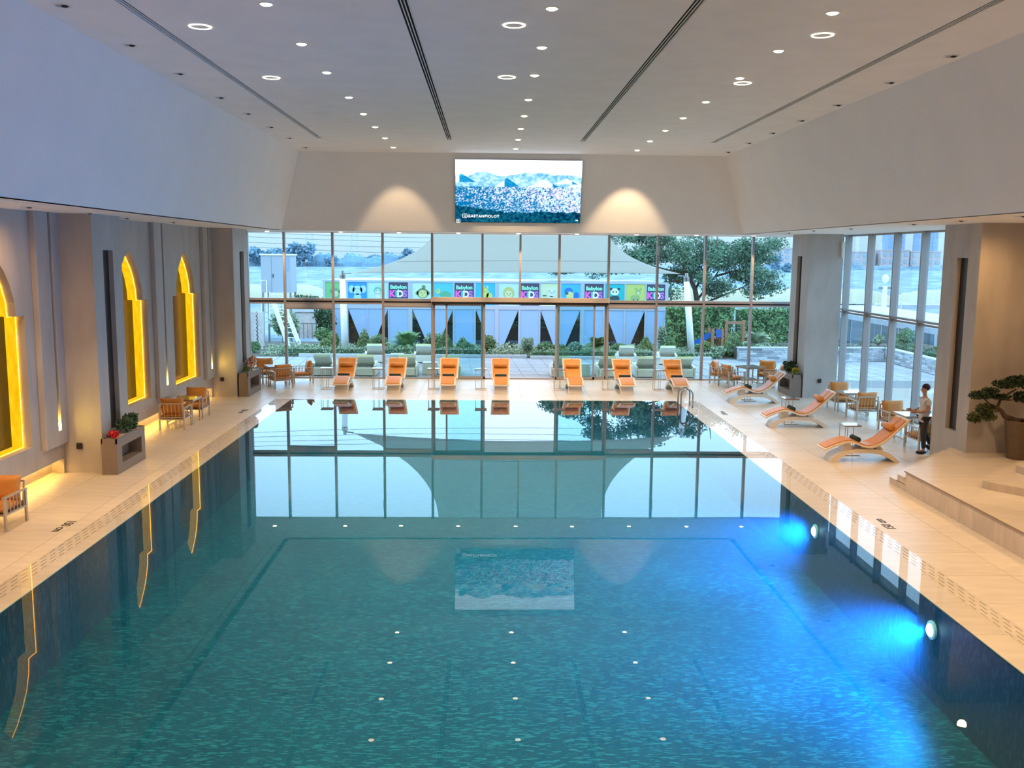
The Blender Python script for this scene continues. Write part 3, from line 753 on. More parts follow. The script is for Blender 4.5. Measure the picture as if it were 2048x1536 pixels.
# ------------------------------------------------------------------ LED screen on the end wall
def screen():
    # plane y = 35.1 - 0.293*(z-5.82)
    x0, x1, za, zb = -1.20, 3.325, 6.17, 8.33
    W, Hn = 300, 150
    xs_ = np.linspace(0, 1, W + 1); zs_ = np.linspace(0, 1, Hn + 1)
    X, Z = np.meshgrid(xs_, zs_)
    r = np.random.default_rng(3)
    def vnoise(fx, fz, seed):
        q = np.random.default_rng(seed).random((int(fz) + 3, int(fx) + 3))
        a = X * fx; b = Z * fz; i = a.astype(int); j = b.astype(int); u = a - i; v = b - j
        u = u * u * (3 - 2 * u); v = v * v * (3 - 2 * v)
        return (q[j, i] * (1 - u) + q[j, i + 1] * u) * (1 - v) + (q[j + 1, i] * (1 - u) + q[j + 1, i + 1] * u) * v
    def lerp(a, b, t): return a[None, None, :] * (1 - t[..., None]) + b[None, None, :] * t[..., None]
    ridge = 0.74 + 0.05 * np.sin(X * 9 + 1.2) * 0.5 + 0.04 * (vnoise(14, 1, 1) - .5) - 0.05 * (X < .12)
    ridge = 0.73 + 0.08 * np.exp(-((X - .22) / .09) ** 2) + 0.07 * np.exp(-((X - .55) / .12) ** 2) + 0.05 * np.exp(-((X - .70) / .06) ** 2) + 0.05 * np.exp(-((X - .88) / .1) ** 2) + 0.03 * (vnoise(30, 1, 2) - .5)
    C = np.zeros(X.shape + (3,))
    sky = np.array([1.0, 1.0, 1.0]); C[:] = sky
    n1 = vnoise(60, 34, 5); n2 = vnoise(120, 90, 6); n3 = vnoise(24, 12, 7)
    hill = lerp(np.array([0.10, 0.42, 0.62]), np.array([0.75, 0.95, 0.98]), np.clip(n1 * 0.7 + n3 * 0.6 - 0.1, 0, 1))
    mh = Z < ridge
    C[mh] = hill[mh]
    # dark side cones
    for cx, cz, wd, hh, side in ((0.05, .78, .12, .14, 1), (.41, .72, .10, .14, 1), (.70, .70, .16, .15, 2), (.97, .66, .14, .14, 2), (.88, .72, .1, .1, 2)):
        cone = (Z < cz - np.abs(X - cx) / wd * hh) & (Z > cz - hh)
        shade = cone & (X > cx - 0.02 if side == 1 else X > cx + wd * .45)
        light = lerp(np.array([0.72, 0.85, 0.70]), np.array([0.98, 1.0, 0.93]), n1)
        dk = lerp(np.array([0.0, 0.22, 0.45]), np.array([0.05, 0.45, 0.62]), n2)
        C[cone] = light[cone]; C[shade] = dk[shade]
    plain = Z < 0.58
    t_ = np.clip((n2 * 1.0 + n1 * 0.35 - 0.52 - (0.55 - X) * 0.42 + (Z - .3) * 0.35) * 2.4, 0, 1)
    town = lerp(np.array([0.0, 0.24, 0.42]), np.array([0.80, 0.86, 0.86]), t_)
    tint = (n3 > .62)[..., None] * np.array([0.10, -.08, -0.02])
    town = np.clip(town + tint * t_[..., None], 0, 1)
    C[plain] = town[plain]
    edge = 0.17 + 0.10 * (X < .35) * (1 - X / .35) + 0.03 * (vnoise(20, 1, 9) - .5)
    fg = Z < edge
    dark = lerp(np.array([0.0, 0.03, 0.08]), np.array([0.02, 0.22, 0.28]), n1)
    C[fg] = dark[fg]
    C = C ** 1.25 * np.array([.84, .96, 1.12])
    C[Z > ridge + .01] *= 1.5
    # assemble mesh
    V = np.zeros((X.size, 3)); V[:, 0] = (x0 + (x1 - x0) * X).ravel(); zz = za + (zb - za) * Z; V[:, 2] = zz.ravel(); V[:, 1] = (35.1 - 0.293 * (zz - 5.82)).ravel() - 0.085
    idx = np.arange(X.size).reshape(X.shape)
    F = np.stack([idx[:-1, :-1], idx[:-1, 1:], idx[1:, 1:], idx[1:, :-1]], -1).reshape(-1, 4)
    m = bpy.data.materials.new('led_picture'); m.use_nodes = True; t = m.node_tree; t.nodes.clear()
    em = t.nodes.new('ShaderNodeEmission'); o_ = t.nodes.new('ShaderNodeOutputMaterial'); at = t.nodes.new('ShaderNodeAttribute'); at.attribute_name = 'picture'
    t.links.new(at.outputs['Color'], em.inputs[0]); em.inputs[1].default_value = 0.76; t.links.new(em.outputs[0], o_.inputs[0])
    T = thing('led_screen', 'large lit wall screen showing hills and a town above the glazing', 'screen', (0, 0, 0))
    bx = MB().add([(x0 - .01, 35.1 - .293 * (za - 5.82) - .08, za - .01), (x1 + .01, 35.1 - .293 * (za - 5.82) - .08, za - .01), (x1 + .01, 35.1 - .293 * (zb - 5.82) - .08, zb + .01), (x0 - .01, 35.1 - .293 * (zb - 5.82) - .08, zb + .01),
                   (x0 - .01, 35.1 - .293 * (za - 5.82), za - .01), (x1 + .01, 35.1 - .293 * (za - 5.82), za - .01), (x1 + .01, 35.1 - .293 * (zb - 5.82), zb + .01), (x0 - .01, 35.1 - .293 * (zb - 5.82), zb + .01)],
                  [(0, 1, 2, 3), (0, 4, 5, 1), (1, 5, 6, 2), (2, 6, 7, 3), (3, 7, 4, 0)])
    bx.build('cabinet', M_BLACK, T)
    ob = build_leaves('display', V, F, m, T)
    ca = ob.data.color_attributes.new('picture', 'FLOAT_COLOR', 'POINT')
    ca.data.foreach_set('color', np.concatenate([C.reshape(-1, 3), np.ones((X.size, 1))], 1).astype(np.float32).ravel())
    # caption and camera glyph
    mw = emis('caption_white', (1, 1, 1, 1), 1.3)
    tilt = math.atan(0.293)
    def place(o, x, z, dy=-0.10):
        o.location = (x, 35.1 - .293 * (z - 5.82) + dy, z); o.rotation_euler = (PI / 2 - 0 + tilt, 0, 0); o.parent = T
    def text(s, size, x, z, m_=mw, off=0.0012):
        cu = bpy.data.curves.new('caption', 'FONT'); cu.body = s; cu.size = size; cu.offset = off; cu.extrude = 0.0; cu.space_character = 1.18
        o = bpy.data.objects.new('caption', cu); COL.objects.link(o); cu.materials.append(m_); place(o, x, z); return o
    text('GAETANPIOLOT', 0.135, -0.76, 6.335)
    text('HD', 0.06, 3.16, 6.24)
    for (cx, cz, sc) in ((-0.87, 6.385, 1.0), (-1.11, 6.205, 0.8)):
        g = MB()
        pts = []
        for q in range(24):
            a = 2 * PI * q / 24; ca_, sa_ = math.cos(a), math.sin(a)
            k = (abs(ca_) ** 5 + abs(sa_) ** 5) ** -0.2
            pts.append((ca_ * k * .085 * sc, sa_ * k * .075 * sc, 0))
        g.tube(pts + [pts[0]], 0.005, 4, False)
        g.tube([(math.cos(a) * .036 * sc, math.sin(a) * .036 * sc, 0) for a in [2 * PI * q / 16 for q in range(17)]], 0.0045, 4, False)
        o = g.build('camera_glyph', mw, T); place(o, cx, cz)
screen()

# ------------------------------------------------------------------ ceiling lights
def downlight_proto(name, r, lens_m):
    t = empty(name)
    MB().lathe([(r * 1.25, 0.0), (r * 1.25, -0.012), (r, -0.012), (r, 0.0)], 20).build('trim_ring', M_WHITE, t)
    MB().lathe([(0.0001, -0.03), (r * .7, -0.027), (r * .97, -0.012), (r, 0.02)], 16).build('lens', lens_m, t)
    return t
ORD = ['nearest', 'second nearest', 'third nearest', 'fourth nearest', 'fifth nearest', 'sixth nearest', 'seventh nearest', 'eighth nearest']
p0 = downlight_proto('round_downlight', 0.085, M_LAMP)
first = True
YR = [14.3, 16.9, 19.45, 22.43, 25.0, 27.5, 30.07, 32.63]
YX = [1.6, 4.2, 6.8, 9.3, 11.8]
for xi, rn in ((-3.22, 'left'), (0.90, 'middle'), (5.01, 'right')):
    for k, y in enumerate(YR[::-1]):
        lb = f'lit round ceiling downlight, {ORD[k]} to the screen wall in the {rn} row'
        if first: o = p0; first = False; tag(o, lb, 'downlight', 'lit ceiling downlights'); o.location = (xi, y, ZC)
        else: o = dup(p0, (xi, y, ZC), 0, lb)
        light_obj(SPOT_WASH if (k == 0 and rn != 'middle') else SPOT_HALL, o, (0, 0, -0.05), (math.radians(35) if (k == 0 and rn != 'middle') else 0, 0, 0))
    for y in YX:
        o = dup(p0, (xi, y, ZC), 0, f'round ceiling downlight over the near pool end, {rn} row, {ORD[YX.index(y)]} to the viewing wall'); light_obj(SPOT_HALL, o, (0, 0, -0.05))
XS_ = [-8.47, -5.67, -3.44, -1.16, 1.15, 3.41, 5.71, 8.04, 10.27]
for k, x in enumerate(XS_):
    lb = f'lit small downlight above the end glazing, {["first", "second", "third", "fourth", "fifth", "sixth", "seventh", "eighth", "ninth"][k]} from the left'
    o = dup(p0, (x, 36.8, ZS), 0, lb, 'downlights over the end glazing'); light_obj(SPOT_SOFFIT, o, (0, 0, -0.05))
# unlit gimbal lights
gp = empty('gimbal_downlight')
MB().lathe([(0.14, 0.0), (0.14, -0.01), (0.105, -0.01), (0.105, 0.0)], 20).build('trim_ring', M_WHITE, gp)
MB().lathe([(0.0001, -0.004), (0.105, -0.004), (0.105, 0.02)], 16).build('gimbal_plate', M_SPANDREL, gp)
MB().sphere((0.03, 0, -0.012), 0.05, 0.05, 0.02, 10, 6).build('lamp_head', M_BLACK, gp)
first = True
for x, sd, ysl in ((-6.24, 'left', [14.58, 17.21, 19.82, 22.75, 25.26, 27.86, 30.4, 33.0]), (8.17, 'right', [14.5, 17.14, 19.74, 22.67, 25.26, 27.8, 30.3, 32.93])):
    for k, y in enumerate(ysl[::-1]):
        lb = f'unlit gimbal downlight beside the {sd} bulkhead, {ORD[k]} to the screen wall'
        if sd == 'right' and k == 7: lb = 'unlit gimbal downlight beside the right bulkhead, farthest from the screen wall, cut by the frame'
        if first: o = gp; first = False; tag(o, lb, 'downlight', 'unlit gimbal ceiling lights'); o.location = (x, y, ZC)
        else: dup(gp, (x, y, ZC), 0, lb)
for k, (x, y) in enumerate([(-8.75, 18.45), (-8.71, 21.1), (-8.8, 26.9), (-9.0, 24.0), (10.21, 18.09), (10.2, 20.5), (10.23, 22.87), (10.23, 26.85), (9.97, 29.19), (10.1, 32.0)]):
    lb = ['flush soffit spotlight left of the near left arch top', 'flush soffit spotlight just in front of the near left pillar', 'flush soffit spotlight over the far arched niches', 'flush soffit spotlight just past the near left pillar', 'flush soffit spotlight at the right frame edge above the bonsai', 'flush soffit spotlight just before the near right pillar', 'flush soffit spotlight beside the top of the near right pillar', 'flush soffit spotlight in front of the middle of the side glazing', 'flush soffit spotlight in front of the far part of the side glazing', 'flush soffit spotlight just before the blue-grey far right pillar'][k]
    o = dup(gp, (x, y, ZS), 0, lb, 'flush lights in the side soffits')
    if k in (0, 4, 5): light_obj(SPOT_FILL, o, (0.9 if k == 5 else 0, 0, -0.05))  # fill spots added under unlit fittings to warm the pillar faces
# glowing rings added on the ceiling in place of glass reflections
rp_ = empty('reflection_ring')
MB().lathe([(0.175, 0.0), (0.175, -0.012), (0.150, -0.012), (0.150, 0.0)], 28).build('ring_glow', M_RING_REFL, rp_)
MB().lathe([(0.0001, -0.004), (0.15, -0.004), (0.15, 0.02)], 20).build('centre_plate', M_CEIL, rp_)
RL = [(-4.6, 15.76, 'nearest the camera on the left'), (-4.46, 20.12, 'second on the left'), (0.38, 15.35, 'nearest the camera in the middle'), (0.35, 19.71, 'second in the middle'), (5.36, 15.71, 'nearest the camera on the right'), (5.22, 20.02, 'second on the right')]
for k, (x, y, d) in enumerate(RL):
    lb = f'glowing ceiling ring imitating a glass reflection, {d}'
    if k == 0: tag(rp_, lb, 'ring light', 'ceiling rings imitating glass reflections'); rp_.location = (x, y, ZC)
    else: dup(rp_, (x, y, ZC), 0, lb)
# real soffit lights outside / at the edge of the frame
for x, ys_ in ((-8.6, (3.0, 8.0, 13.0, 16.2)), (11.0, (3.0, 7.0, 11.0, 15.5))):
    for y in ys_:
        o = dup(p0, (x, y, ZS), 0, f'{"left" if x < 0 else "right"} side soffit downlight, {ORD[ys_.index(y)]} to the viewing wall', 'near soffit downlights'); light_obj(SPOT_SIDE, o, (0, 0, -0.05))

# underwater lamps
for k, (y, lb) in enumerate(((13.08, 'glowing underwater lamp on the right pool wall, nearer the camera'), (18.07, 'glowing underwater lamp on the right pool wall, farther from the camera'))):
    t = thing('pool_lamp', lb, 'pool lamp', (PXR, y, -0.40), 0, 'underwater pool lamps')
    MB().lathe([(0.14, 0), (0.14, 0.03), (0.10, 0.04)], 20).build('bezel', M_WHITE, t).rotation_euler = (0, -PI / 2, 0)
    MB().lathe([(0.10, 0.03), (0.08, 0.06), (0.04, 0.08), (0.0001, 0.085)], 20).build('lens', M_POOLLENS, t, smooth=True).rotation_euler = (0, -PI / 2, 0)
    light_obj(SPOT_POOL, t, (-0.16, 0, 0), (0, math.radians(80), 0))
    light_obj(SPOT_BEAM, t, (-0.14, 0, 0), (0, math.radians(84), 0))

# ladder
t = thing('pool_ladder', 'curved steel pool ladder rails at the far right pool corner', 'pool ladder', (6.62, 31.15, 0))
for dy in (-0.25, 0.25):
    pts = [(0.2, dy, 0.0), (0.2, dy, 0.42)]
    for i in range(1, 12):
        a = PI * i / 12; pts.append((0.005 + 0.195 * math.cos(a), dy, 0.42 + 0.2 * math.sin(a)))
    pts += [(-0.19, dy, 0.42), (-0.19, dy, -0.9)]
    MB().tube(pts, 0.024, 10).build('rail', M_STEEL, t, smooth=True)
    MB().lathe([(0.055, 0), (0.05, 0.015), (0.03, 0.02)], 12, (0.2, dy, 0)).build('flange', M_STEEL, t)
for z in (-0.25, -0.55): MB().box(-0.24, -0.14, -0.25, 0.25, z, z + 0.02).build('step', M_STEEL, t)

# depth markings
for (x, y, rz, lb) in ((-7.70, 17.35, -PI / 2, 'depth marking on the near left deck by the grating'), (7.50, 16.85, PI / 2, 'depth marking on the near right deck by the grating'), (-7.72, 30.2, -PI / 2, 'depth marking on the far left deck'), (7.55, 29.5, PI / 2, 'depth marking on the far right deck')):
    cu = bpy.data.curves.new('depth_marking', 'FONT'); cu.body = '150 cm'; cu.size = 0.24; cu.extrude = 0.0015; cu.offset = 0.004
    o = bpy.data.objects.new('depth_marking', cu); COL.objects.link(o); cu.materials.append(M_BLACK)
    o.rotation_euler = (0, 0, rz); o.location = (x - (0.12 if rz < 0 else -0.12), y, 0.002)
    tag(o, lb + ' reading 150 cm', 'floor marking', 'painted depth markings')

# small black wall boxes on pillars
for (x, y, lb) in ((-9.24, 21.28, 'small black wall box low on the near left pillar'), (-9.24, 32.85, 'small black wall box low on the far left pillar'), (11.88, 33.30, 'small black wall box low on the far right pillar')):
    t = thing('wall_socket', lb, 'wall socket', (x, y, 0.62), 0, 'black wall boxes on the pillars')
    MB().box(-0.06, 0.06, -0.07, 0, -0.07, 0.07).build('housing', M_BLACK, t, bevel=0.015)
    MB().box(-0.035, 0.035, -0.078, -0.07, -0.04, 0.04).build('cover', M_DARK, t)

# ------------------------------------------------------------------ furniture
def pillow(w_, d_, h_, n=8, pinch=0.35):
    """soft box w_ x d_ x h_, centred"""
    g = MB(); N = n
    def pt(u, v, s_):
        x = (u - .5) * w_; y = (v - .5) * d_
        k = (1 - (2 * u - 1) ** 6) * (1 - (2 * v - 1) ** 6)
        return (x * (0.97 + 0.03 * abs(2 * v - 1)), y * (0.97 + 0.03 * abs(2 * u - 1)), s_ * h_ / 2 * (pinch + (1 - pinch) * k ** 0.5))
    o = 0
    for s_ in (1, -1):
        vs = [pt(i / N, j / N, s_) for j in range(N + 1) for i in range(N + 1)]
        fs = [(j * (N + 1) + i, j * (N + 1) + i + 1, (j + 1) * (N + 1) + i + 1, (j + 1) * (N + 1) + i) for j in range(N) for i in range(N)]
        if s_ < 0: fs = [f[::-1] for f in fs]
        g.add(vs, fs)
    M_ = (N + 1) ** 2
    bd = [i for i in range(N + 1)] + [j * (N + 1) + N for j in range(1, N + 1)] + [N * (N + 1) + i for i in range(N - 1, -1, -1)] + [j * (N + 1) for j in range(N - 1, 0, -1)]
    for a, b in zip(bd, bd[1:] + bd[:1]): g.f.append((b, a, a + M_, b + M_))
    return g

def make_chair():
    """front faces -y, origin at floor centre"""
    t = empty('armchair')
    W, D = 0.72, 0.76; hx = W / 2 - 0.02; yf, yb = -D / 2 + 0.02, D / 2 - 0.02
    for sx_ in (-1, 1):
        MB().box(sx_ * hx - .018, sx_ * hx + .018, yf - .028, yf + .028, 0, 0.60).build('leg', M_CHAMP, t)
        MB().box(sx_ * hx - .018, sx_ * hx + .018, yb - .028, yb + .028, 0, 0.60).build('leg', M_CHAMP, t)
        MB().box(sx_ * hx - .03, sx_ * hx + .03, yf - .03, yb + .03, 0.60, 0.625).build('armrest', M_CHAMP, t)
        MB().box(sx_ * hx - .015, sx_ * hx + .015, yf, yb, 0.275, 0.31).build('side_rail', M_CHAMP, t)
        for q in range(6):
            y = yf + .07 + q * (yb - yf - .14) / 5
            MB().box(sx_ * hx - .006, sx_ * hx + .006, y - .010, y + .010, 0.31, 0.60).build('slat', M_CHAMP, t)
    g = MB(); g.box(-hx, hx, yf - .015, yf + .015, 0.275, 0.31); g.box(-hx, hx, yb - .015, yb + .015, 0.275, 0.31); g.box(-hx, hx, yf, yb, 0.285, 0.30)
    g.build('seat_frame', M_CHAMP, t)
    # back frame tilted
    g = MB(); b0, b1 = Vector((0, yb - .03, .34)), Vector((0, yb + .035, .75))
    for sx_ in (-1, 1): g.bar(b0 + Vector((sx_ * (hx - .03), 0, 0)), b1 + Vector((sx_ * (hx - .03), 0, 0)), .03, .03, (0, 1, 0))
    g.bar(b1 + Vector((-hx + .02, 0, 0)), b1 + Vector((hx - .02, 0, 0)), .03, .035); g.bar(b0 + Vector((-hx + .02, 0, 0)), b0 + Vector((hx - .02, 0, 0)), .03, .03)
    bf = g.build('back_frame', M_CHAMP, t)
    for q in range(5):
        x = -hx + .13 + q * (2 * hx - .26) / 4
        MB().bar(b0 + Vector((x, 0, 0)), b1 + Vector((x, 0, 0)), .012, .012, (0, 1, 0)).build('slat', M_CHAMP, t)
    pillow(0.63, 0.64, 0.15).build('seat_cushion', M_ORANGE, t, smooth=True, loc=(0, -0.02, 0.375))
    o = pillow(0.62, 0.46, 0.17, pinch=0.25).build('back_cushion', M_ORANGE, t, smooth=True, loc=(0, yb - 0.115, 0.655)); o.rotation_euler = (math.radians(78), 0, 0)
    return t
chair0 = make_chair(); used = [False]
def put_chair(x, y, deg, label, group):
    """deg: direction the chair faces, 270 = towards the camera (-y)"""
    rz = math.radians(deg + 90)
    if not used[0]:
        used[0] = True; tag(chair0, label, 'armchair', group); chair0.location = (x, y, 0); chair0.rotation_euler = (0, 0, rz)
    else: dup(chair0, (x, y, 0), rz, label, group)
GL_ = 'slatted armchairs with orange cushions'
put_chair(-8.95, 26.95, 92, 'slatted armchair with orange cushions, back turned, before the wall niches', GL_)
put_chair(-8.95, 28.72, 270, 'slatted armchair behind the table before the wall niches, facing the camera', GL_)
put_chair(-8.95, 17.02, 268, 'slatted armchair with orange cushion cut by the left frame edge', GL_)
put_chair(-7.78, 35.35, 62 + 60, 'slatted armchair with its back turned at the far left corner table', GL_)
put_chair(-7.22, 36.65, 200, 'slatted armchair at the far left corner table, rightmost, side on', GL_)
put_chair(-8.75, 37.05, 285, 'slatted armchair behind the far left corner table, against the glass', GL_)
put_chair(-8.95, 35.75, 5, 'slatted armchair half behind the planter of peach flowers', GL_)
put_chair(9.45, 36.1, 20, 'slatted armchair at the far right corner table, leftmost, back to the pool', GL_)
put_chair(9.35, 37.35, 330, 'slatted armchair at the far right corner table, behind the leftmost one', GL_)
put_chair(11.15, 37.2, 250, 'slatted armchair at the far right corner, against the glass', GL_)
put_chair(11.15, 36.1, 165, 'slatted armchair at the far right corner, nearest the planter with yellow flowers', GL_)
put_chair(11.75, 30.75, 270, 'slatted armchair by the side glazing facing the camera, farther one', GL_)
put_chair(11.72, 28.92, 95, 'slatted armchair by the side glazing with its back turned, farther table', GL_)
put_chair(11.82, 26.70, 270, 'slatted armchair by the side glazing facing the camera, behind the lounger head', GL_)
put_chair(11.55, 24.30, 95, 'slatted armchair beside the walking person, back turned', GL_)

def make_table():
    t = empty('square_table')
    MB().box(-.42, .42, -.42, .42, .705, .735).build('tabletop', M_TTOP, t, bevel=0.004)
    g = MB()
    for s_ in (-1, 1):
        g.box(-.42, .42, s_ * .405 - .015, s_ * .405 + .015, .665, .705); g.box(s_ * .405 - .015, s_ * .405 + .015, -.39, .39, .665, .705)
    g.build('apron', M_CHAMP, t)
    for a in (-1, 1):
        for b in (-1, 1): MB().box(a * .36 - .02, a * .36 + .02, b * .36 - .02, b * .36 + .02, 0.0, .665).build('leg', M_CHAMP, t)
        MB().box(a * .36 - .012, a * .36 + .012, -.36, .36, 0.05, 0.08).build('stretcher', M_CHAMP, t)
    return t
tb = make_table(); fst = True
for (x, y, dg, lb) in ((-9.0, 27.83, 0, 'square table between the two armchairs before the wall niches'), (-8.98, 15.95, 0, 'square table cut by the left frame edge'), (-8.05, 36.10, 25, 'square table at the far left corner by the glass'), (10.35, 36.70, 20, 'square table at the far right corner by the glass'), (11.80, 29.85, 0, 'square table by the side glazing, farther one, reflecting daylight'), (11.80, 25.50, 0, 'square table by the side glazing, beside the walking person')):
    if fst: fst = False; tag(tb, lb, 'table', 'square tables with dark tops'); tb.location = (x, y, 0); tb.rotation_euler = (0, 0, math.radians(dg))
    else: dup(tb, (x, y, 0), math.radians(dg), lb)

# chaise loungers: local axis +x from foot to head, y across
def smooth_curve(pts, n=5):
    out = []
    P = [pts[0]] + pts + [pts[-1]]
    for i in range(1, len(P) - 2):
        for k in range(n):
            t_ = k / n; p0_, p1_, p2_, p3_ = [np.array(P[i + j], float) for j in (-1, 0, 1, 2)]
            out.append(tuple(0.5 * ((2 * p1_) + (-p0_ + p2_) * t_ + (2 * p0_ - 5 * p1_ + 4 * p2_ - p3_) * t_ ** 2 + (-p0_ + 3 * p1_ - 3 * p2_ + p3_) * t_ ** 3)))
    out.append(pts[-1]); return out
SEAT = smooth_curve([(-.16, .31), (.0, .385), (.18, .455), (.34, .505), (.45, .520), (.6, .487), (.76, .426), (.92, .395), (1.08, .42), (1.24, .50), (1.39, .615), (1.55, .765), (1.71, .92), (1.86, 1.08)], 3)
BO = smooth_curve([(0, 0), (.04, .10), (.13, .19), (.34, .276), (.55, .318), (.79, .335), (1.13, .328), (1.34, .276), (1.53, .18), (1.66, .08), (1.73, 0)], 3)
BI = smooth_curve([(1.60, 0), (1.47, .09), (1.34, .150), (1.13, .212), (.76, .226), (.45, .205), (.29, .13), (.19, 0)], 3)
def ribbon(curve, lo, hi, wf, th_dir=1):
    """extrude a curve strip between offsets lo..hi along its normal with half width wf(x)"""
    g = MB(); n = len(curve); C = [Vector((p[0], 0, p[1])) for p in curve]
    for i, p in enumerate(C):
        d = (C[min(i + 1, n - 1)] - C[max(i - 1, 0)]).normalized(); nn = Vector((-d.z, 0, d.x))
        w_ = wf(p.x)
        for (y, o) in ((-w_, lo), (w_, lo), (w_, hi), (-w_, hi)): g.v.append(tuple(p + nn * o + Vector((0, y, 0))))
    for i in range(n - 1):
        for k in range(4):
            a, b = i * 4 + k, i * 4 + (k + 1) % 4
            g.f.append((a, b, b + 4, a + 4))
    g.f.append((0, 3, 2, 1)); e_ = (n - 1) * 4; g.f.append((e_, e_ + 1, e_ + 2, e_ + 3))
    return g
def hw_seat(x): return 0.29 + 0.075 * min(1, max(0, x / 1.86))
def make_lounger():
    t = empty('chaise_lounger')
    poly = BO + BI
    MB().prism(poly, 'y', -0.24, 0.24).build('arched_base', M_CREAM, t)
    g = MB(); g.prism([(.32, .27), (.42, .51), (.50, .50), (.56, .31)], 'y', -.16, .16); g.build('support_block', M_CREAM, t)
    g = MB(); g.prism([(.72, .33), (.80, .40), (1.02, .40), (1.10, .33)], 'y', -.2, .2); g.build('support_block', M_SPANDREL, t)
    g = MB(); g.prism([(1.16, .32), (1.10, .425), (1.20, .46), (1.34, .30)], 'y', -.16, .16); g.build('support_block', M_CREAM, t)
    for x in (.05, 1.60): MB().box(x, x + .08, -.22, .22, 0, .012).build('foot', M_BLACK, t)
    ribbon(SEAT, -0.022, 0.022, hw_seat).build('seat_shell', M_CREAM, t)
    ribbon(SEAT[1:-1], 0.022, 0.05, lambda x: hw_seat(x) - 0.055).build('seat_pad', M_ORANGE, t)
    # headrest roll across the pad, with strap over the top
    d = Vector((.16, 0, .16)).normalized(); nn = Vector((-d.z, 0, d.x)); c = Vector((1.56, 0, .79)) + nn * .115
    g = MB(); prof = [-.25, -.245, -.23, .23, .245, .25]; rr = [.03, .065, .08, .08, .065, .03]
    g.tube([c + Vector((0, y, 0)) for y in prof], rr, 14); g.build('headrest', M_ORANGE, t, smooth=True)
    MB().obox(Vector((1.73, 0, .945)) + nn * .052, d * .15, (0, .03, 0), nn * .004).build('strap', M_ORANGE, t)
    return t
lg = make_lounger(); fst = True
NUM = ['leftmost', 'second from the left', 'third from the left', 'fourth from the left', 'fifth from the left', 'sixth from the left', 'rightmost']
for k, x in enumerate((-5.31, -3.42, -1.46, 0.48, 3.19, 5.08, 7.02)):
    lb = f'orange padded chaise lounger at the far pool edge, {NUM[k]}'
    if fst: fst = False; tag(lg, lb, 'lounger', 'chaise loungers along the far pool edge'); lg.location = (x, 33.93, 0); lg.rotation_euler = (0, 0, PI / 2)
    else: dup(lg, (x, 33.93, 0), PI / 2, lb)
RP = [(8.33, 32.15, 'farthest from the camera'), (8.35, 27.53, 'middle one of the three'), (8.45, 22.85, 'nearest the camera')]
for x, y, d in RP: dup(lg, (x, y, 0), 0, f'orange padded chaise lounger side on at the right deck, {d}', 'chaise loungers on the right deck')

def make_towel():
    t = empty('rolled_towel')
    g = MB(); g.tube([(0, y, 0) for y in (-.21, -.205, .205, .21)], [.055, .068, .068, .055], 14); g.build('roll', M_TOWEL, t, smooth=True)
    g = MB()
    for s_ in (-1, 1):
        pts = [(0.012 * k_ ** 1 * math.cos(k_ * 1.0), s_ * .211, 0.012 * k_ * math.sin(k_ * 1.0)) for k_ in [q * .35 for q in range(1, 13)]]
        g.tube(pts, 0.004, 4)
    g.build('spiral_edge', M_GREEN2, t)
    return t
tw = make_towel(); fst = True
TW = [(x, 33.93 + .72, PI / 2, f'dark green rolled towel on the {NUM[k]} lounger of the far row') for k, x in enumerate((-5.31, -3.42, -1.46, 0.48, 3.19, 5.08, 7.02)) if k != 4]
TW += [(x + .68, y, 0, f'dark green rolled towel on the side-on lounger {d}') for x, y, d in RP]
for (x, y, rz, lb) in TW:
    zt = 0.555
    if fst: fst = False; tag(tw, lb, 'towel', 'rolled green towels'); tw.location = (x, y, zt); tw.rotation_euler = (0, 0, rz)
    else: dup(tw, (x, y, zt), rz, lb)

def make_side():
    t = empty('side_table')
    MB().box(-.22, .22, -.22, .22, .76, .785).build('tabletop', M_TTOP, t)
    MB().box(-.215, .215, -.215, .215, .745, .76).build('under_frame', M_CHAMP, t)
    for x in (-.19, .02):
        for y in (-.19, .19): MB().box(x - .008, x + .008, y - .008, y + .008, 0.015, .745).build('leg', M_CHAMP, t)
    g = MB(); g.box(-.2, .22, -.20, -.18, 0, .018); g.box(-.2, .22, .18, .20, 0, .018); g.box(-.20, -.18, -.18, .18, 0, .018)
    g.build('base_frame', M_CHAMP, t)
    return t
sd = make_side(); fst = True
for k, x in enumerate((-5.98, -4.07, -2.02, -0.26, 2.68, 4.50, 6.42)):
    lb = f'slim side table with thin legs at the far loungers, {NUM[k]}'
    if fst: fst = False; tag(sd, lb, 'side table', 'side tables by the loungers'); sd.location = (x, 35.0, 0)
    else: dup(sd, (x, 35.0, 0), 0, lb)
for (x, y, d) in ((9.15, 32.62, 'farthest from the camera'), (9.15, 28.05, 'middle one of the three'), (9.27, 23.58, 'nearest the camera')):
    dup(sd, (x, y, 0), 0, f'slim side table behind a side-on lounger on the right deck, {d}')

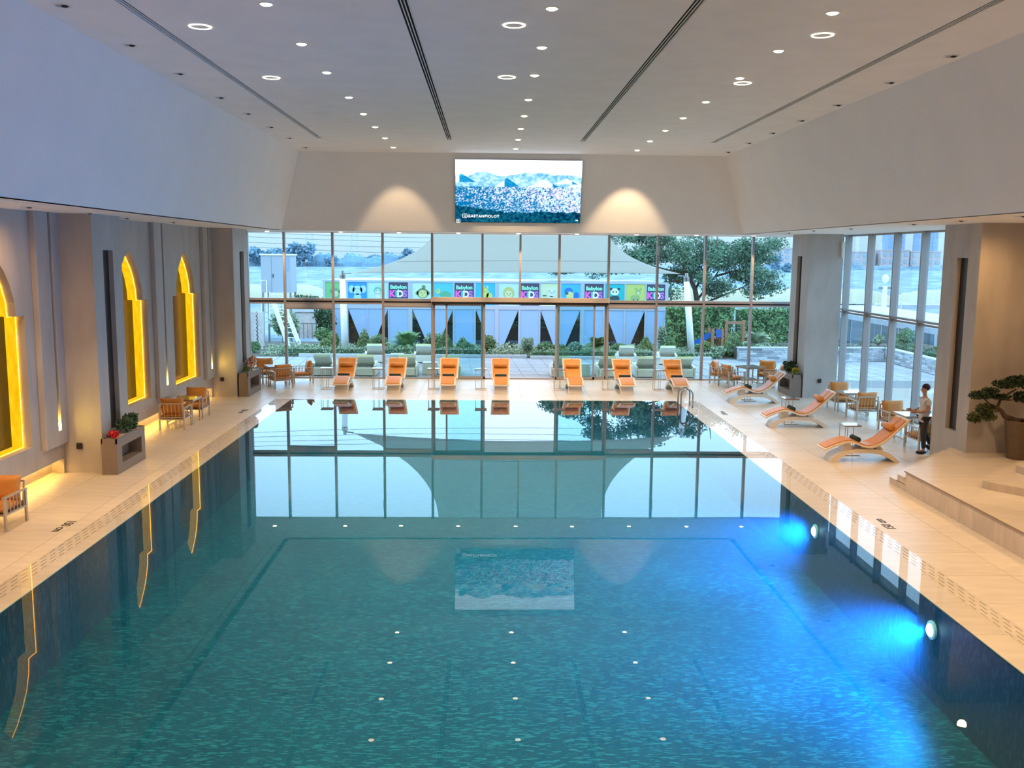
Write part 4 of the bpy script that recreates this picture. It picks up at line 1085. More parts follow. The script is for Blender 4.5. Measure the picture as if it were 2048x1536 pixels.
# ------------------------------------------------------------------ planters
def box_planter(x0, x1, y0, y1, h, side, label):
    """trough with an open shelf recess on its long pool-facing side (side=+1: faces +x)"""
    t = thing('planter', label, 'planter', ((x0 + x1) / 2, (y0 + y1) / 2, 0))
    W, D = x1 - x0, y1 - y0; a, b = -W / 2, W / 2; c, d = -D / 2, D / 2
    g = MB(); r0_, r1_ = c + D * .17, d - D * .13; z0, z1 = .22, .60
    xf = b if side > 0 else a; xi = xf - side * (W - .04)
    lo, hi = min(xf, xi), max(xf, xi)
    g.box(a, b, c, r0_, 0, h - .12); g.box(a, b, r1_, d, 0, h - .12); g.box(a, b, r0_, r1_, 0, z0); g.box(a, b, r0_, r1_, z1, h - .12)
    g.box(min(xi, xi - side * .04), max(xi, xi - side * .04), r0_, r1_, z0, z1)
    for (p, q, r_, s_) in ((a, a + .03, c, d), (b - .03, b, c, d), (a, b, c, c + .03), (a, b, d - .03, d)): g.box(p, q, r_, s_, h - .12, h)
    g.build('trough', M_PLANTER, t)
    MB().box(a + .03, b - .03, c + .03, d - .03, h - .12, h - .035).build('pebble_bed', M_PEBBLE, t)
    return t
box_planter(-8.68, -8.33, 21.06, 22.80, 0.82, 1, 'taupe trough planter with an open recess beside the near left pillar')
box_planter(-8.68, -8.35, 32.86, 34.65, 0.82, 1, 'taupe trough planter with an open recess beside the far left pillar')
box_planter(10.92, 11.26, 33.35, 35.00, 0.82, -1, 'taupe trough planter with an open recess beside the far right pillar')

def bush(name, label, cat, x, y, z, rx, ry, rz, m, n=500, size=0.045, core=True, stem=True, flowers=None, group=None):
    t = thing(name, label, cat, (x, y, z), 0, group)
    rr_ = np.random.default_rng(int(abs(x * 31 + y * 17)))
    subs = [ell((rr_.uniform(-.45, .45) * rx, rr_.uniform(-.6, .6) * ry, rz * rr_.uniform(.6, 1.35)), (rx * rr_.uniform(.45, .65), ry * rr_.uniform(.35, .55), rz * rr_.uniform(.4, .62)), 0.5) for _ in range(9)]
    V, F = leaf_mesh(n, multi(subs), size)
    build_leaves('foliage', V, F, m, t)
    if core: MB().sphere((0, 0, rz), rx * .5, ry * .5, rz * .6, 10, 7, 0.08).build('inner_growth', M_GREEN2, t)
    if stem: MB().tube([(0, 0, 0), (0.01, 0, rz)], [.02, .012], 6).build('stem', M_BARK, t)
    if flowers:
        fm, fn, fs = flowers
        V, F = leaf_mesh(fn, multi(subs[:5 if fm is M_RED else 9]), fs, aspect=.9)
        build_leaves('blossom', V, F, fm, t)
    return t
PB = 0.785
bush('leafy_shrub', 'dark green leafy shrub in the near left trough planter', 'shrub', -8.49, 22.10, PB, .20, .42, .24, M_GREEN2, 1100, .04)
bush('red_flowers', 'red azalea blossoms at the near end of the near left planter', 'flowers', -8.52, 21.40, PB, .15, .20, .10, M_GREEN2, 120, .04, flowers=(M_RED, 320, .045))
bush('peach_blossoms', 'peach blossom bouquet in the far left trough planter', 'flowers', -8.50, 33.95, PB, .22, .42, .29, M_GREEN2, 60, .04, core=False, flowers=(M_PEACH, 700, .05))
bush('ball_shrub', 'small clipped green ball plant in the far left trough planter', 'shrub', -8.5, 33.25, PB, .15, .17, .15, M_GREEN5, 500, .03)
bush('leafy_shrub', 'dark leafy shrub in the far right trough planter', 'shrub', 11.08, 34.3, PB, .2, .48, .24, M_GREEN2, 800, .06, flowers=(M_GREEN4, 90, .05))
bush('yellow_flowers', 'yellow flowered plant at the near end of the far right planter', 'flowers', 11.1, 33.62, PB, .16, .18, .15, M_GREEN5, 250, .035, flowers=(M_YELLOW, 260, .03))

M_BONS = mat('bonsai_dark_leaf', (0.018, 0.045, 0.015, 1), .7, var=.5, vscale=8); M_BONS2 = mat('bonsai_olive_leaf', (0.06, 0.08, 0.018, 1), .7, var=.5, vscale=8)
# bonsai in tall pot on the platform
pot = thing('tall_pot', 'tall tapered brown stone pot on the raised platform', 'pot', (12.19, 21.05, 0.45))
MB().lathe([(.20, 0), (.22, .02), (.31, .86), (.315, .90), (.29, .90), (.285, .86)], 28).build('pot_body', mat('brown_pot', (0.13, 0.085, 0.05, 1), 0.6, var=.1), pot, smooth=False)
MB().lathe([(.0001, .87), (.285, .87)], 20).build('pebble_bed', M_PEBBLE, pot)
bon = thing('bonsai_tree', 'bonsai with twisting brown trunk and flat leaf pads in the tall pot', 'bonsai', (12.02, 21.05, 1.32))
MB().tube([(0.15, 0, -.04), (.0, 0, .04), (-.20, -.02, .12), (-.27, 0, .24), (-.36, .02, .31), (-.50, 0, .36)], [.085, .07, .055, .048, .042, .03], 10).build('trunk', M_BARK, bon, smooth=True)
for pts, rr in (([(-.36, .02, .31), (-.28, .05, .50), (-.12, .05, .62), (.05, .02, .74)], [.038, .03, .024, .015]), ([(-.50, 0, .36), (-.62, 0, .45), (-.72, 0, .55)], [.028, .02, .012]), ([(-.5, 0, .36), (-.62, .02, .27), (-.78, 0, .20)], [.024, .016, .01]), ([(-.28, .05, .50), (-.08, .05, .48), (.12, .02, .50)], [.022, .016, .01]), ([(0.02, 0, 0), (.15, 0, .02), (.3, .02, -.02)], [.04, .025, .012])):
    MB().tube(pts, rr, 7).build('branch', M_BARK, bon, smooth=True)
for (c, r_, m_, n_) in (((-.80, 0, .60), (.27, .22, .10), M_GREEN2, 650), ((-.55, .02, .70), (.20, .18, .09), M_GREEN2, 450), ((-.18, .04, .86), (.34, .26, .11), M_GREEN2, 900), ((.15, .02, .94), (.36, .26, .12), M_GREEN2, 900), ((-.30, .04, .56), (.24, .18, .07), M_GREEN2, 450), ((.18, .02, .56), (.20, .2, .14), M_GREEN2, 500), ((-.62, 0, .28), (.26, .2, .14), M_GREEN5, 600), ((-.86, 0, .08), (.20, .18, .13), M_GREEN5, 450), ((-.58, 0, .10), (.22, .18, .10), M_GREEN5, 400), ((.45, 0, .8), (.3, .25, .14), M_GREEN2, 500)):
    V, F = leaf_mesh(n_, ell(c, r_, .2), .035)
    build_leaves('leaf_pad', V, F, M_BONS if m_ is M_GREEN2 else M_BONS2, bon)

# ------------------------------------------------------------------ person
def make_person():
    t = thing('person', 'person in light grey short-sleeved shirt and dark trousers walking by the armchairs', 'person', (11.24, 23.74, 0))
    def skin_obj(name, verts, edges, radii, m, root=0, sub=2):
        me = bpy.data.meshes.new(name); me.from_pydata(verts, edges, []); me.update()
        o = bpy.data.objects.new(name, me); COL.objects.link(o); o.parent = t
        md = o.modifiers.new('skin', 'SKIN'); md.use_smooth_shade = True
        for i, r_ in enumerate(radii):
            sv = me.skin_vertices[0].data[i]; sv.radius = r_ if isinstance(r_, tuple) else (r_, r_)
            sv.use_root = (i == root)
        s_ = o.modifiers.new('sub', 'SUBSURF'); s_.levels = sub; s_.render_levels = sub
        me.materials.append(m)
        return o
    skin = mat('skin_tone', (0.42, 0.22, 0.13, 1), 0.6); shirt = mat('light_grey_shirt', (0.55, 0.53, 0.52, 1), 0.85); trs = mat('dark_trousers', (0.035, 0.025, 0.025, 1), 0.85); hair = mat('black_hair', (0.01, 0.008, 0.008, 1), 0.6); shoe = mat('black_shoe', (0.008, 0.008, 0.008, 1), 0.5)
    # facing -x; body lies in x (forward -x), y is across
    # body: continuous figure
    V = [(0, 0, .95), (0, 0, 1.10), (.01, 0, 1.28), (.01, 0, 1.42), (-.005, 0, 1.50), (-.02, 0, 1.56), (-.03, 0, 1.66), (-.025, 0, 1.74),
         (0, -.09, .90), (-.03, -.10, .50), (-.0, -.10, .09), (-.16, -.11, .045),
         (0, .09, .90), (.10, .10, .52), (.30, .10, .18), (.22, .10, .09),
         (.01, -.17, 1.42), (.03, -.22, 1.17), (-.20, -.20, 1.10), (-.30, -.18, 1.11),
         (.01, .17, 1.42), (.05, .22, 1.17), (-.17, .20, 1.09), (-.27, .18, 1.10)]
    E = [(0, 1), (1, 2), (2, 3), (3, 4), (4, 5), (5, 6), (6, 7), (0, 8), (8, 9), (9, 10), (10, 11), (0, 12), (12, 13), (13, 14), (14, 15), (3, 16), (16, 17), (17, 18), (18, 19), (3, 20), (20, 21), (21, 22), (22, 23)]
    Rr = [(.09, .12), (.09, .11), (.09, .12), (.06, .08), .048, .052, (.085, .075), .07, .085, .058, .042, .038, .085, .058, .042, .035, .042, .042, .034, .026, .042, .042, .034, .026]
    skin_obj('body', V, E, Rr, skin)
    # clothing shells slightly larger
    V2 = [(0, 0, .98), (0, 0, 1.10), (.01, 0, 1.28), (.01, 0, 1.43), (.01, -.17, 1.425), (.026, -.21, 1.26), (.01, .17, 1.425), (.04, .21, 1.26), (0, 0, .93)]
    E2 = [(8, 0), (0, 1), (1, 2), (2, 3), (3, 4), (4, 5), (3, 6), (6, 7)]
    skin_obj('shirt', V2, E2, [(.118, .16), (.118, .152), (.125, .168), (.095, .14), .075, .064, .075, .064, (.118, .165)], shirt)
    V3 = [(0, 0, .96), (0, -.09, .88), (-.03, -.10, .50), (-.0, -.10, .12), (0, .09, .88), (.10, .10, .52), (.28, .10, .20)]
    E3 = [(0, 1), (1, 2), (2, 3), (0, 4), (4, 5), (5, 6)]
    skin_obj('trousers', V3, E3, [(.112, .15), .098, .072, .058, .098, .072, .058], trs)
    for (x, y, z, a) in ((-.06, -.105, .045, 0), (.24, .10, .12, .6)):
        g = MB(); g.sphere((0, 0, 0), .15, .052, .05, 14, 8); o = g.build('shoe', shoe, t, smooth=True, loc=(x, y, z)); o.rotation_euler = (0, a, 0)
    g = MB(); g.sphere((-.0, 0, 1.715), .105, .088, .095, 14, 9); o = g.build('hair', hair, t, smooth=True, loc=(.012, 0, 0.012))
    # face: nose, ears, eyes
    g = MB(); g.sphere((-.118, 0, 1.655), .018, .014, .022, 8, 6); g.sphere((-.02, -.078, 1.66), .018, .01, .03, 8, 6); g.sphere((-.02, .078, 1.66), .018, .01, .03, 8, 6); g.build('nose_and_ears', skin, t, smooth=True)
    g = MB()
    for s_ in (-1, 1): g.sphere((-.098, s_ * .032, 1.675), .012, .014, .008, 8, 6)
    g.box(-.108, -.095, -.022, .022, 1.615, 1.621); g.build('eyes_and_mouth', hair, t)
    for s_ in (-1, 1):
        g = MB(); bx_ = -.29 if s_ < 0 else -.26; z_ = 1.11
        g.obox((bx_ - .05, s_ * .18, z_), (.045, 0, 0), (0, .012, 0), (0, 0, .038))
        for q in range(4):
            zz = z_ + .030 - q * .019; L = (.052, .06, .056, .044)[q]
            g.tube([(bx_ - .09, s_ * .18, zz), (bx_ - .09 - L * .6, s_ * .178, zz - .004), (bx_ - .09 - L, s_ * .165, zz - .012)], [.0085, .008, .006], 6)
        g.tube([(bx_ - .03, s_ * .17, z_ + .03), (bx_ - .06, s_ * .15, z_ + .045), (bx_ - .085, s_ * .14, z_ + .04)], [.01, .009, .007], 6)
        g.build('hand', skin, t, smooth=True)
    return t
make_person()

# ------------------------------------------------------------------ outside: terrace
pat = struct(MB().box(-16, 19.5, 38.1, 46.0, -0.3, -0.02).build('terrace_floor', M_PJOINT))
tm = None; cnt = 0
k_sh = 0.05
rowsz = [(39.2 + r_ * 1.35) for r_ in range(5)]
import itertools
for r_, yc in enumerate([38.75, 40.05, 41.35, 42.65, 43.95, 45.25]):
    for c_ in range(50):
        xc_ = -15.6 + c_ * 0.70 - (yc - 38) * k_sh
        if xc_ > 19.1 or xc_ < -13.5 or cnt >= 296: continue
        if tm is None:
            o = MB().prism([(-.33 - .0, -.63), (.33, -.63), (.33 - .063, .63), (-.33 - .063, .63)], 'z', -.02, 0).build('paver', M_PATIO, pat); tm = o.data
        else:
            o = bpy.data.objects.new('paver', tm); COL.objects.link(o); o.parent = pat
        o.location = (xc_, yc, 0); cnt += 1
struct(MB().add([(-45, 46, 0), (45, 46, 0), (45, 50, 0), (-45, 50, 0), (45, 75.5, -2.0), (-45, 75.5, -2.0), (-45, 46, -.5), (45, 46, -.5)], [(0, 1, 2, 3), (3, 2, 4, 5), (0, 6, 7, 1)]).build('ground_garden', M_SOIL))
struct(MB().box(19.5, 45, 30, 46.0, -0.6, -0.1).build('ground_side', M_LAWN))
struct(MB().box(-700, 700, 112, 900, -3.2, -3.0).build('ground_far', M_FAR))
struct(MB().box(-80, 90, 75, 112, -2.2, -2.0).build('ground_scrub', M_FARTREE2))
# kerbs of the planting beds
for (x0, x1, y0, y1, h, lb) in ((-9.2, 1.9, 45.9, 46.15, .14, 'long pale kerb of the planting bed left of the doorway'), (2.05, 10.9, 45.5, 45.75, .14, 'pale kerb of the planting bed right of the doorway')):
    t = thing('bed_kerb', lb, 'kerb', (x0, y0, 0)); L = (x1 - x0) / 8
    for q in range(8): MB().box(q * L + .004, (q + 1) * L - .004, 0, y1 - y0, 0, h).build('kerb_stone', M_COPE, t)

# ledge stone planter walls
def stone_wall(p0_, p1_, h, label):
    p0_, p1_ = Vector(p0_), Vector(p1_); d = (p1_ - p0_); L = d.length; u = d.normalized(); n = Vector((-u.y, u.x, 0))
    ang = math.atan2(u.y, u.x)
    t = thing('stone_planter_wall', label, 'planter wall', (p0_.x, p0_.y, 0), ang)
    MB().box(0, L, .03, .28, 0, h).build('core', M_STONE, t)
    rows = 6; hh = h / rows; k = 0; base = None
    for r_ in range(rows):
        x = -random.uniform(0, .3)
        while x < L:
            ln = random.uniform(.35, .75); a, b = max(0, x), min(L, x + ln); x += ln
            if b - a < .05: continue
            pr = random.uniform(0, .035)
            if base is None:
                o = MB().box(0, 1, 0, 1, 0, 1).build('stone', M_STONE, t); base = o.data
            else: o = bpy.data.objects.new('stone', base); COL.objects.link(o); o.parent = t
            o.location = (a + .004, -pr, r_ * hh + .004); o.scale = (b - a - .008, .05 + pr, hh - .008); k += 1
            if k > 290: break
    MB().box(-.04, L + .04, -.06, .32, h, h + .05).build('coping', M_COPE, t)
stone_wall((12.12, 45.15, 0), (19.38, 45.5, 0), .62, 'ledge stone planter wall with white coping beyond the far right corner')
stone_wall((19.42, 45.5, 0), (19.36, 33.5, 0), .62, 'ledge stone planter wall running past the side glazing')
MB().box(12.3, 19.3, 45.5, 49, 0, .55).build('ground_raised_bed', M_SOIL)['kind'] = 'structure'
MB().box(19.55, 23, 33.5, 49, -.1, .55).build('ground_raised_bed', M_SOIL)['kind'] = 'structure'

# planting
BUSH = [('cone', -6.24, 47.6, 1.05, 1.28), ('cone', -2.22, 47.6, 1.26, 1.21), ('cone', -1.31, 48.2, 0.92, 0.86), ('oval', -1.1, 47, 0.85, 0.69), ('round', 0.05, 47.6, 0.76, 0.97), ('vase', 1.97, 47, 0.6, 0.91), ('round', 2.89, 47.8, 0.86, 0.62), ('round', 3.56, 47.2, 0.75, 0.58), ('round', 4.42, 47.8, 0.76, 0.63), ('round', 6.67, 47.8, 0.87, 0.57), ('cone', 8.05, 48, 1.08, 0.97), ('thin', 9.01, 48.6, 0.52, 1.47), ('round', 9.18, 47.6, 0.69, 0.93), ('round', -8.15, 47.6, 0.65, 0.74), ('round', -9.24, 47.4, 0.65, 0.43), ('round', -9.93, 47.2, 0.74, 0.29), ('thin', -7.89, 48.5, 0.56, 1.0), ('cone', 12.43, 47.4, 1.53, 1.35), ('cone', 14.61, 48.3, 1.04, 1.24), ('round', 11.07, 47.6, 0.66, 0.74), ('round', 11.52, 46.8, 0.86, 0.57), ('round', -11.75, 47.6, 0.65, 0.57), ('round', -5.63, 48.8, 1.03, 0.88), ('round', -2.74, 48.8, 1.29, 1.01)]
BL = ['cone-shaped conifer shrub behind the leftmost wicker chaises', 'cone-shaped conifer shrub left of the open doorway', 'small cone-shaped shrub just left of the open doorway', 'flat clipped oval bush left of the open doorway', 'dark clipped round bush at the left side of the open doorway', 'vase-shaped topiary bush in front of the play building, seen through the doorway', 'grey-green bush right of the vase-shaped topiary', 'low bush at the right edge of the doorway', 'rounded bush left of the short palm on a trunk', 'rounded bush right of the short palm on a trunk', 'pointed conifer shrub before the right end of the play building', 'tall thin bush at the right corner of the play building', 'ball-shaped bush beside the right white mast', 'ball-shaped bush left of the left white mast', 'small bush at the left bed, behind the corner chairs', 'low bush farthest left in the bed behind the corner chairs', 'thin bush behind the left white mast', 'big cone-shaped conifer left of the stone planter wall', 'grey conifer in the stone planter bed', 'small bush in front of the playground slide', 'round low bush in front of the playground', 'bush beside the brick column at the left window edge', 'bush between the conifer and the spreading palm', 'dark bush right of the spreading palm']
for k, ((sh, x, y, w_, h_), lb) in enumerate(zip(BUSH, BL)):
    t = thing({'cone': 'conifer_shrub', 'vase': 'topiary_bush'}.get(sh, 'garden_bush'), lb, 'bush', (x, y, 0))
    m_ = [M_GREEN1, M_GREEN5, M_GREEN4][k % 3] if sh != 'cone' else M_GREEN5
    r_ = w_ / 2
    if sh == 'cone':
        def smp(n, r_=r_, h_=h_):
            z = 1 - np.sqrt(rng.random(n)); a = rng.random(n) * 2 * PI; q = r_ * np.clip((1 - z) ** .75, 0, 1) * rng.uniform(.75, 1.05, n) * np.clip(z * 8 + .5, 0, 1)
            return np.stack([q * np.cos(a), q * np.sin(a), z * h_], 1)
        V, F = leaf_mesh(700, smp, .06); MB().lathe([(r_ * .6, .02), (r_ * .72, h_ * .2), (.02, h_ * .9)], 9).build('inner_growth', M_GREEN2, t)
    else:
        c = (0, 0, h_ * .56); rr = (r_, r_, h_ * .46)
        if sh == 'vase':
            def smp(n, r_=r_, h_=h_):
                z = rng.random(n) ** .7; a = rng.random(n) * 2 * PI; q = r_ * (.45 + .55 * np.sin(z * 2.2)) * rng.uniform(.8, 1.03, n)
                return np.stack([q * np.cos(a), q * np.sin(a), .08 + z * (h_ - .08)], 1)
            V, F = leaf_mesh(600, smp, .045)
        else: V, F = leaf_mesh(550, ell(c, rr, .7), .055)
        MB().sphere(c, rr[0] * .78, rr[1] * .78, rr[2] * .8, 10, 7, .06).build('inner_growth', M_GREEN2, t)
    build_leaves('foliage', V, F, m_, t)
    MB().tube([(0, 0, 0), (0, 0, h_ * .4)], .03, 5).build('stem', M_BARK, t)
# low hedges
for (x, y, w_, h_, m_, lb) in ((-8.03, 46.6, 3.93, .42, M_GREEN4, 'low hedge behind the far left wicker chaises'), (-3.11, 46.6, 5.9, .42, M_GREEN4, 'low hedge left of the open doorway'), (3.6, 46.15, 2.9, .36, M_GREEN1, 'low leafy hedge seen through the open doorway'), (6.6, 46.25, 3.0, .38, M_GREEN4, 'low hedge behind the right wicker chaises'), (10.3, 46.2, 2.4, .32, M_GREEN4, 'low flowering hedge at the foot of the right mast'), (10.65, 48, .75, .52, M_GREEN3, 'small bright green box hedge right of the white mast'), (15.8, 46.2, 6.5, .75, M_GREEN2, 'low dark hedge on the far stone planter wall')):
    t = thing('low_hedge', lb, 'hedge', (x, y, 0))
    d_ = .35
    def smp(n, w_=w_, h_=h_, d_=d_):
        p = rng.uniform(-1, 1, (n, 3)) * np.array([w_ / 2, d_, h_ / 2]) + [0, 0, h_ / 2]; p[:, 2] += rng.normal(0, .03, n); return p
    V, F = leaf_mesh(int(700 * w_ / 2) + 200, smp, .05); build_leaves('foliage', V, F, m_, t)
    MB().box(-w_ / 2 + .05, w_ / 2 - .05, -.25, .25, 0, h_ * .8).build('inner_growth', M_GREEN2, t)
def cycad(x, y, z0, R, H, label, m_, trunk=0.25):
    t = thing('cycad_palm', label, 'palm', (x, y, z0))
    MB().lathe([(.14, 0), (.16, trunk * .5), (.12, trunk)], 9).build('trunk', M_BARK, t)
    for q in range(44):
        a = random.uniform(0, 2 * PI); el = random.uniform(.25, 1.2); L = R * random.uniform(.8, 1.1)
        g = MB(); pts = []
        for s_ in range(9):
            u = s_ / 8; r_ = L * u * math.cos(el) * (1); zz = trunk + (H - trunk) * (math.sin(el) * u * 1.25 - .55 * u * u)
            pts.append(Vector((r_ * math.cos(a), r_ * math.sin(a), zz)))
        sd_ = Vector((-math.sin(a), math.cos(a), 0))
        for s_ in range(1, 9):
            wv = .20 * math.sin(PI * min(1, s_ / 8.5)) + .04
            p, pr = pts[s_], pts[s_ - 1]; dn = Vector((0, 0, -.05))
            for sg in (-1, 1):
                for h2 in (0, .33, .66):
                    b0 = pr.lerp(p, h2); b1 = pr.lerp(p, h2 + .35); tip = b1 + sd_ * sg * wv * 1.6 + dn + (p - pr) * .6
                    g.add([b0, b1, tip], [(0, 1, 2)])
        g.build('frond', m_, t)
    return t
cycad(-4.04, 47.4, 0, 1.35, 1.9, 'spreading blue-green palm behind the second lounger', M_GREEN1, .15)
cycad(5.49, 47.2, 0, .8, 1.35, 'short palm on a dark trunk behind the sixth lounger', M_GREEN5, .45)
cycad(13.57, 47.2, .5, 1.0, 1.35, 'pale blue-green palm in the stone planter bed', M_GREEN4, .1)
for (x, y, w_, h_, sh, lb) in ((21.0, 46.8, 1.5, 1.3, 1, 'big round bush behind the side planter wall'), (21.4, 43.5, .9, .8, 1, 'round bush right of the big one behind the side planter wall'), (20.9, 41.2, .9, .95, 3, 'yellow-green bush behind the side planter wall nearest the camera'), (19.9, 47.5, .6, .7, 2, 'pale small bush left of the big round one behind the side wall')):
    bush('garden_bush', lb, 'bush', x, y, .5, w_ / 2, w_ / 2, h_ / 2, [M_GREEN1, M_GREEN1, M_GREEN4, M_GREEN3][sh], 900, .06)
t = thing('low_hedge', 'low dark hedge along the side planter wall', 'hedge', (20.1, 40.5, .5))
V, F = leaf_mesh(2600, lambda n: rng.uniform(-1, 1, (n, 3)) * np.array([.35, 5.5, .2]) + [0, 0, .2], .05); build_leaves('foliage', V, F, M_GREEN2, t)
MB().box(-.25, .25, -5.4, 5.4, 0, .3).build('inner_growth', M_GREEN2, t)
# tall hedge and dark shrubbery
def big_hedge(x0, x1, y, d_, h_, lb, m_, n):
    t = thing('tall_hedge', lb, 'hedge', ((x0 + x1) / 2, y, 0)); W = x1 - x0
    def smp(n):
        p = rng.uniform(-1, 1, (n, 3)); f = rng.random(n) < .75; p[f, 1] = -rng.uniform(.75, 1, f.sum())
        p = p * np.array([W / 2, d_, h_ / 2]) + [0, 0, h_ / 2]
        p[:, 2] += (np.sin(p[:, 0] * 1.7) * .08 + rng.normal(0, .05, n)) * (p[:, 2] > h_ * .7); return p
    V, F = leaf_mesh(n, smp, .10); build_leaves('foliage', V, F, m_, t)
    MB().box(-W / 2 + .1, W / 2 - .1, -d_ * .7, d_, 0, h_ - .15).build('inner_growth', M_GREEN2, t)
big_hedge(9.9, 13.6, 52.5, .6, 2.3, 'tall dense hedge behind the playground', M_GREEN1, 4200)
big_hedge(13.9, 17.6, 52.6, .6, 2.2, 'tall dense hedge behind the stone planter wall', M_GREEN1, 4200)
for (x, y, rx, rz, z0, m_, lb, n_) in ((-11.5, 53, 1.1, 1.15, 0, M_GREEN4, 'grey-green shrub mass behind the leaning white ladder', 2200), (-9.3, 54.5, .75, 1.2, 0, M_GREEN2, 'dark round tree shrub left of the play building', 2200), (-10.6, 57, 1.7, .75, 1.1, M_GREEN2, 'dark shrubbery above the grey shed', 2200), (-8.9, 51.5, .6, .55, 0, M_GREEN1, 'small shrub left of the play building corner', 900)):
    bush('tree_shrub', lb, 'shrub', x, y, z0, rx, .8, rz, m_, n_, .09)

# play building
KB = 49.5
kb = thing('play_building', 'white framed play building with sign panels seen through the glazing', 'building', (0, KB, 0))
COLS = [(-8.46, -7.92), (-7.29, -6.31), (-6.26, -5.23), (-5.17, -4.18), (-3.96, -2.87), (-2.85, -1.85), (-1.76, -.75), (-.65, .35), (.55, 1.58), (1.68, 2.66), (2.74, 3.70), (3.81, 4.82), (5.03, 6.03), (6.11, 7.12), (7.21, 8.21), (8.29, 9.26)]
COLS[0] = (-8.46, -7.39)
g = MB(); g.box(-8.58, 9.43, -.05, .08, 3.53, 3.63); g.box(-8.58, 9.43, -.05, .08, 2.15, 2.37); g.box(-8.58, 9.43, -.05, .08, 0, .06)
xe = [-8.58] + [v for c in COLS for v in c] + [9.43]
for a, b in zip(xe[0::2], xe[1::2]): g.box(a, b, -.045, .08, 0, 3.6)
g.build('frame', M_WHITE_FRAME, kb)
g = MB(); g.box(-8.58, 9.43, .1, 6, 3.5, 3.6); g.box(-8.58, -8.5, .1, 6, 0, 3.5); g.box(9.35, 9.43, .1, 6, 0, 3.5); g.box(-8.5, 9.35, 5.9, 6, 0, 3.5); g.build('shell', M_WHITE_FRAME, kb)
g = MB()
for q in range(9): g.box(-7.6 + q * 1.9, -6.5 + q * 1.9, 2.2 + (q % 3) * .5, 2.7 + (q % 3) * .5, 0, 1.3 + (q % 4) * .3)
g.build('play_equipment', mat('play_red', (0.45, 0.06, 0.04, 1), .6, var=.5, vscale=1.0, dark=(0.3, 0.2, 0.03, 1)), kb)
PALE = mat('pale_print', (0.55, 0.68, 0.74, 1), .4); DKS = mat('charcoal_print', (0.06, 0.06, 0.10, 1), .4)
BG = {0: (.16, .46, .18, 1), 1: (.02, .28, .70, 1), 2: (.42, .66, .80, 1), 4: (.50, .68, .66, 1), 5: (.08, .50, .58, 1), 7: (.04, .44, .78, 1), 8: (.50, .68, .72, 1), 10: (.60, .68, .42, 1), 11: (.05, .42, .82, 1), 13: (.01, .42, .44, 1), 14: (.48, .56, .14, 1)}
FILM = mat('frosted_film', (0.30, 0.44, 0.62, 1), .35)
def disc(g, x, z, rx, rz, y, n=16): g.prism([(x + rx * math.cos(2 * PI * q / n), z + rz * math.sin(2 * PI * q / n)) for q in range(n)], 'y', y - .006, y)
PAINT = {}
def paint(c):
    key = tuple(c)
    if key not in PAINT: PAINT[key] = mat('print_colour_%d' % len(PAINT), tuple(c) + (1,), .5)
    return PAINT[key]
ANIM = {
 0: [((.10, .32, .16), [(.0, -.05, .22, .26), (-.24, .05, .08, .1), (.24, .05, .08, .1)]), ((.45, .55, .30), [(0, -.09, .14, .16)])],
 1: [((.35, .62, .85), [(0, .1, .26, .24), (-.3, .16, .16, .2), (.3, .16, .16, .2), (0, -.3, .2, .24)]), ((.02, .12, .3), [(-.08, .18, .02, .03), (.08, .18, .02, .03)])],
 2: [((.15, .45, .30), [(0, .1, .2, .2)]), ((.62, .68, .55), [(0, .04, .14, .12), (0, -.25, .11, .2)]), ((.03, .15, .2), [(-.06, .08, .02, .03), (.06, .08, .02, .03)])],
 4: [((.16, .22, .10), [(0, -.02, .3, .26), (.05, .3, .1, .1), (-.28, -.02, .09, .1), (.28, -.02, .09, .1)]), ((.58, .62, .25), [(0, -.06, .22, .2)]), ((.03, .08, .05), [(-.08, 0, .02, .035), (.08, 0, .02, .035), (0, -.12, .03, .015)])],
 5: [((.10, .38, .22), [(.12, -.1, .28, .2)]), ((.50, .58, .20), [(-.26, .08, .12, .13), (0, -.3, .08, .06), (.3, -.3, .08, .06)]), ((.02, .1, .1), [(-.28, .12, .02, .03)])],
 7: [((.55, .62, .15), [(0, .0, .18, .28), (.2, -.15, .16, .18), (-.1, .3, .05, .1), (.1, .3, .05, .1)]), ((.2, .25, .05), [(-.05, .08, .02, .03), (.07, .08, .02, .03)])],
 8: [((.50, .50, .16), [(0, .02, .3, .32)]), ((.66, .66, .38), [(0, -.06, .19, .2)]), ((.08, .12, .1), [(-.08, -.02, .025, .03), (.08, -.02, .025, .03), (0, -.1, .03, .02)])],
 10: [((.62, .68, .60), [(.1, .02, .2, .2), (.05, -.25, .2, .14), (-.08, .2, .08, .1), (.28, .2, .08, .1)]), ((.08, .14, .1), [(.05, .05, .025, .03), (.17, .05, .025, .03), (-.28, -.1, .12, .03)])],
 11: [((.01, .16, .50), [(-.12, .14, .22, .18), (.28, -.1, .14, .2)]), ((.60, .62, .25), [(-.05, -.08, .2, .2)]), ((.03, .1, .15), [(-.22, .02, .09, .07)])],
 13: [((.75, .82, .80), [(0, .12, .22, .19)]), ((.02, .06, .06), [(-.2, .27, .07, .07), (.2, .27, .07, .07), (-.08, .12, .04, .05), (.08, .12, .04, .05), (0, -.22, .26, .16)])],
 14: [((.30, .42, .16), [(.14, .12, .12, .14), (-.02, -.18, .26, .15), (-.1, -.36, .04, .12), (.12, -.36, .04, .12), (.02, .28, .05, .08), (.27, .28, .05, .08)]), ((.55, .62, .45), [(.14, .06, .07, .07)])],
}
kb.location = (0, 57.0, 5 - 5 * 1.1515); kb.scale = (1.1515,) * 3
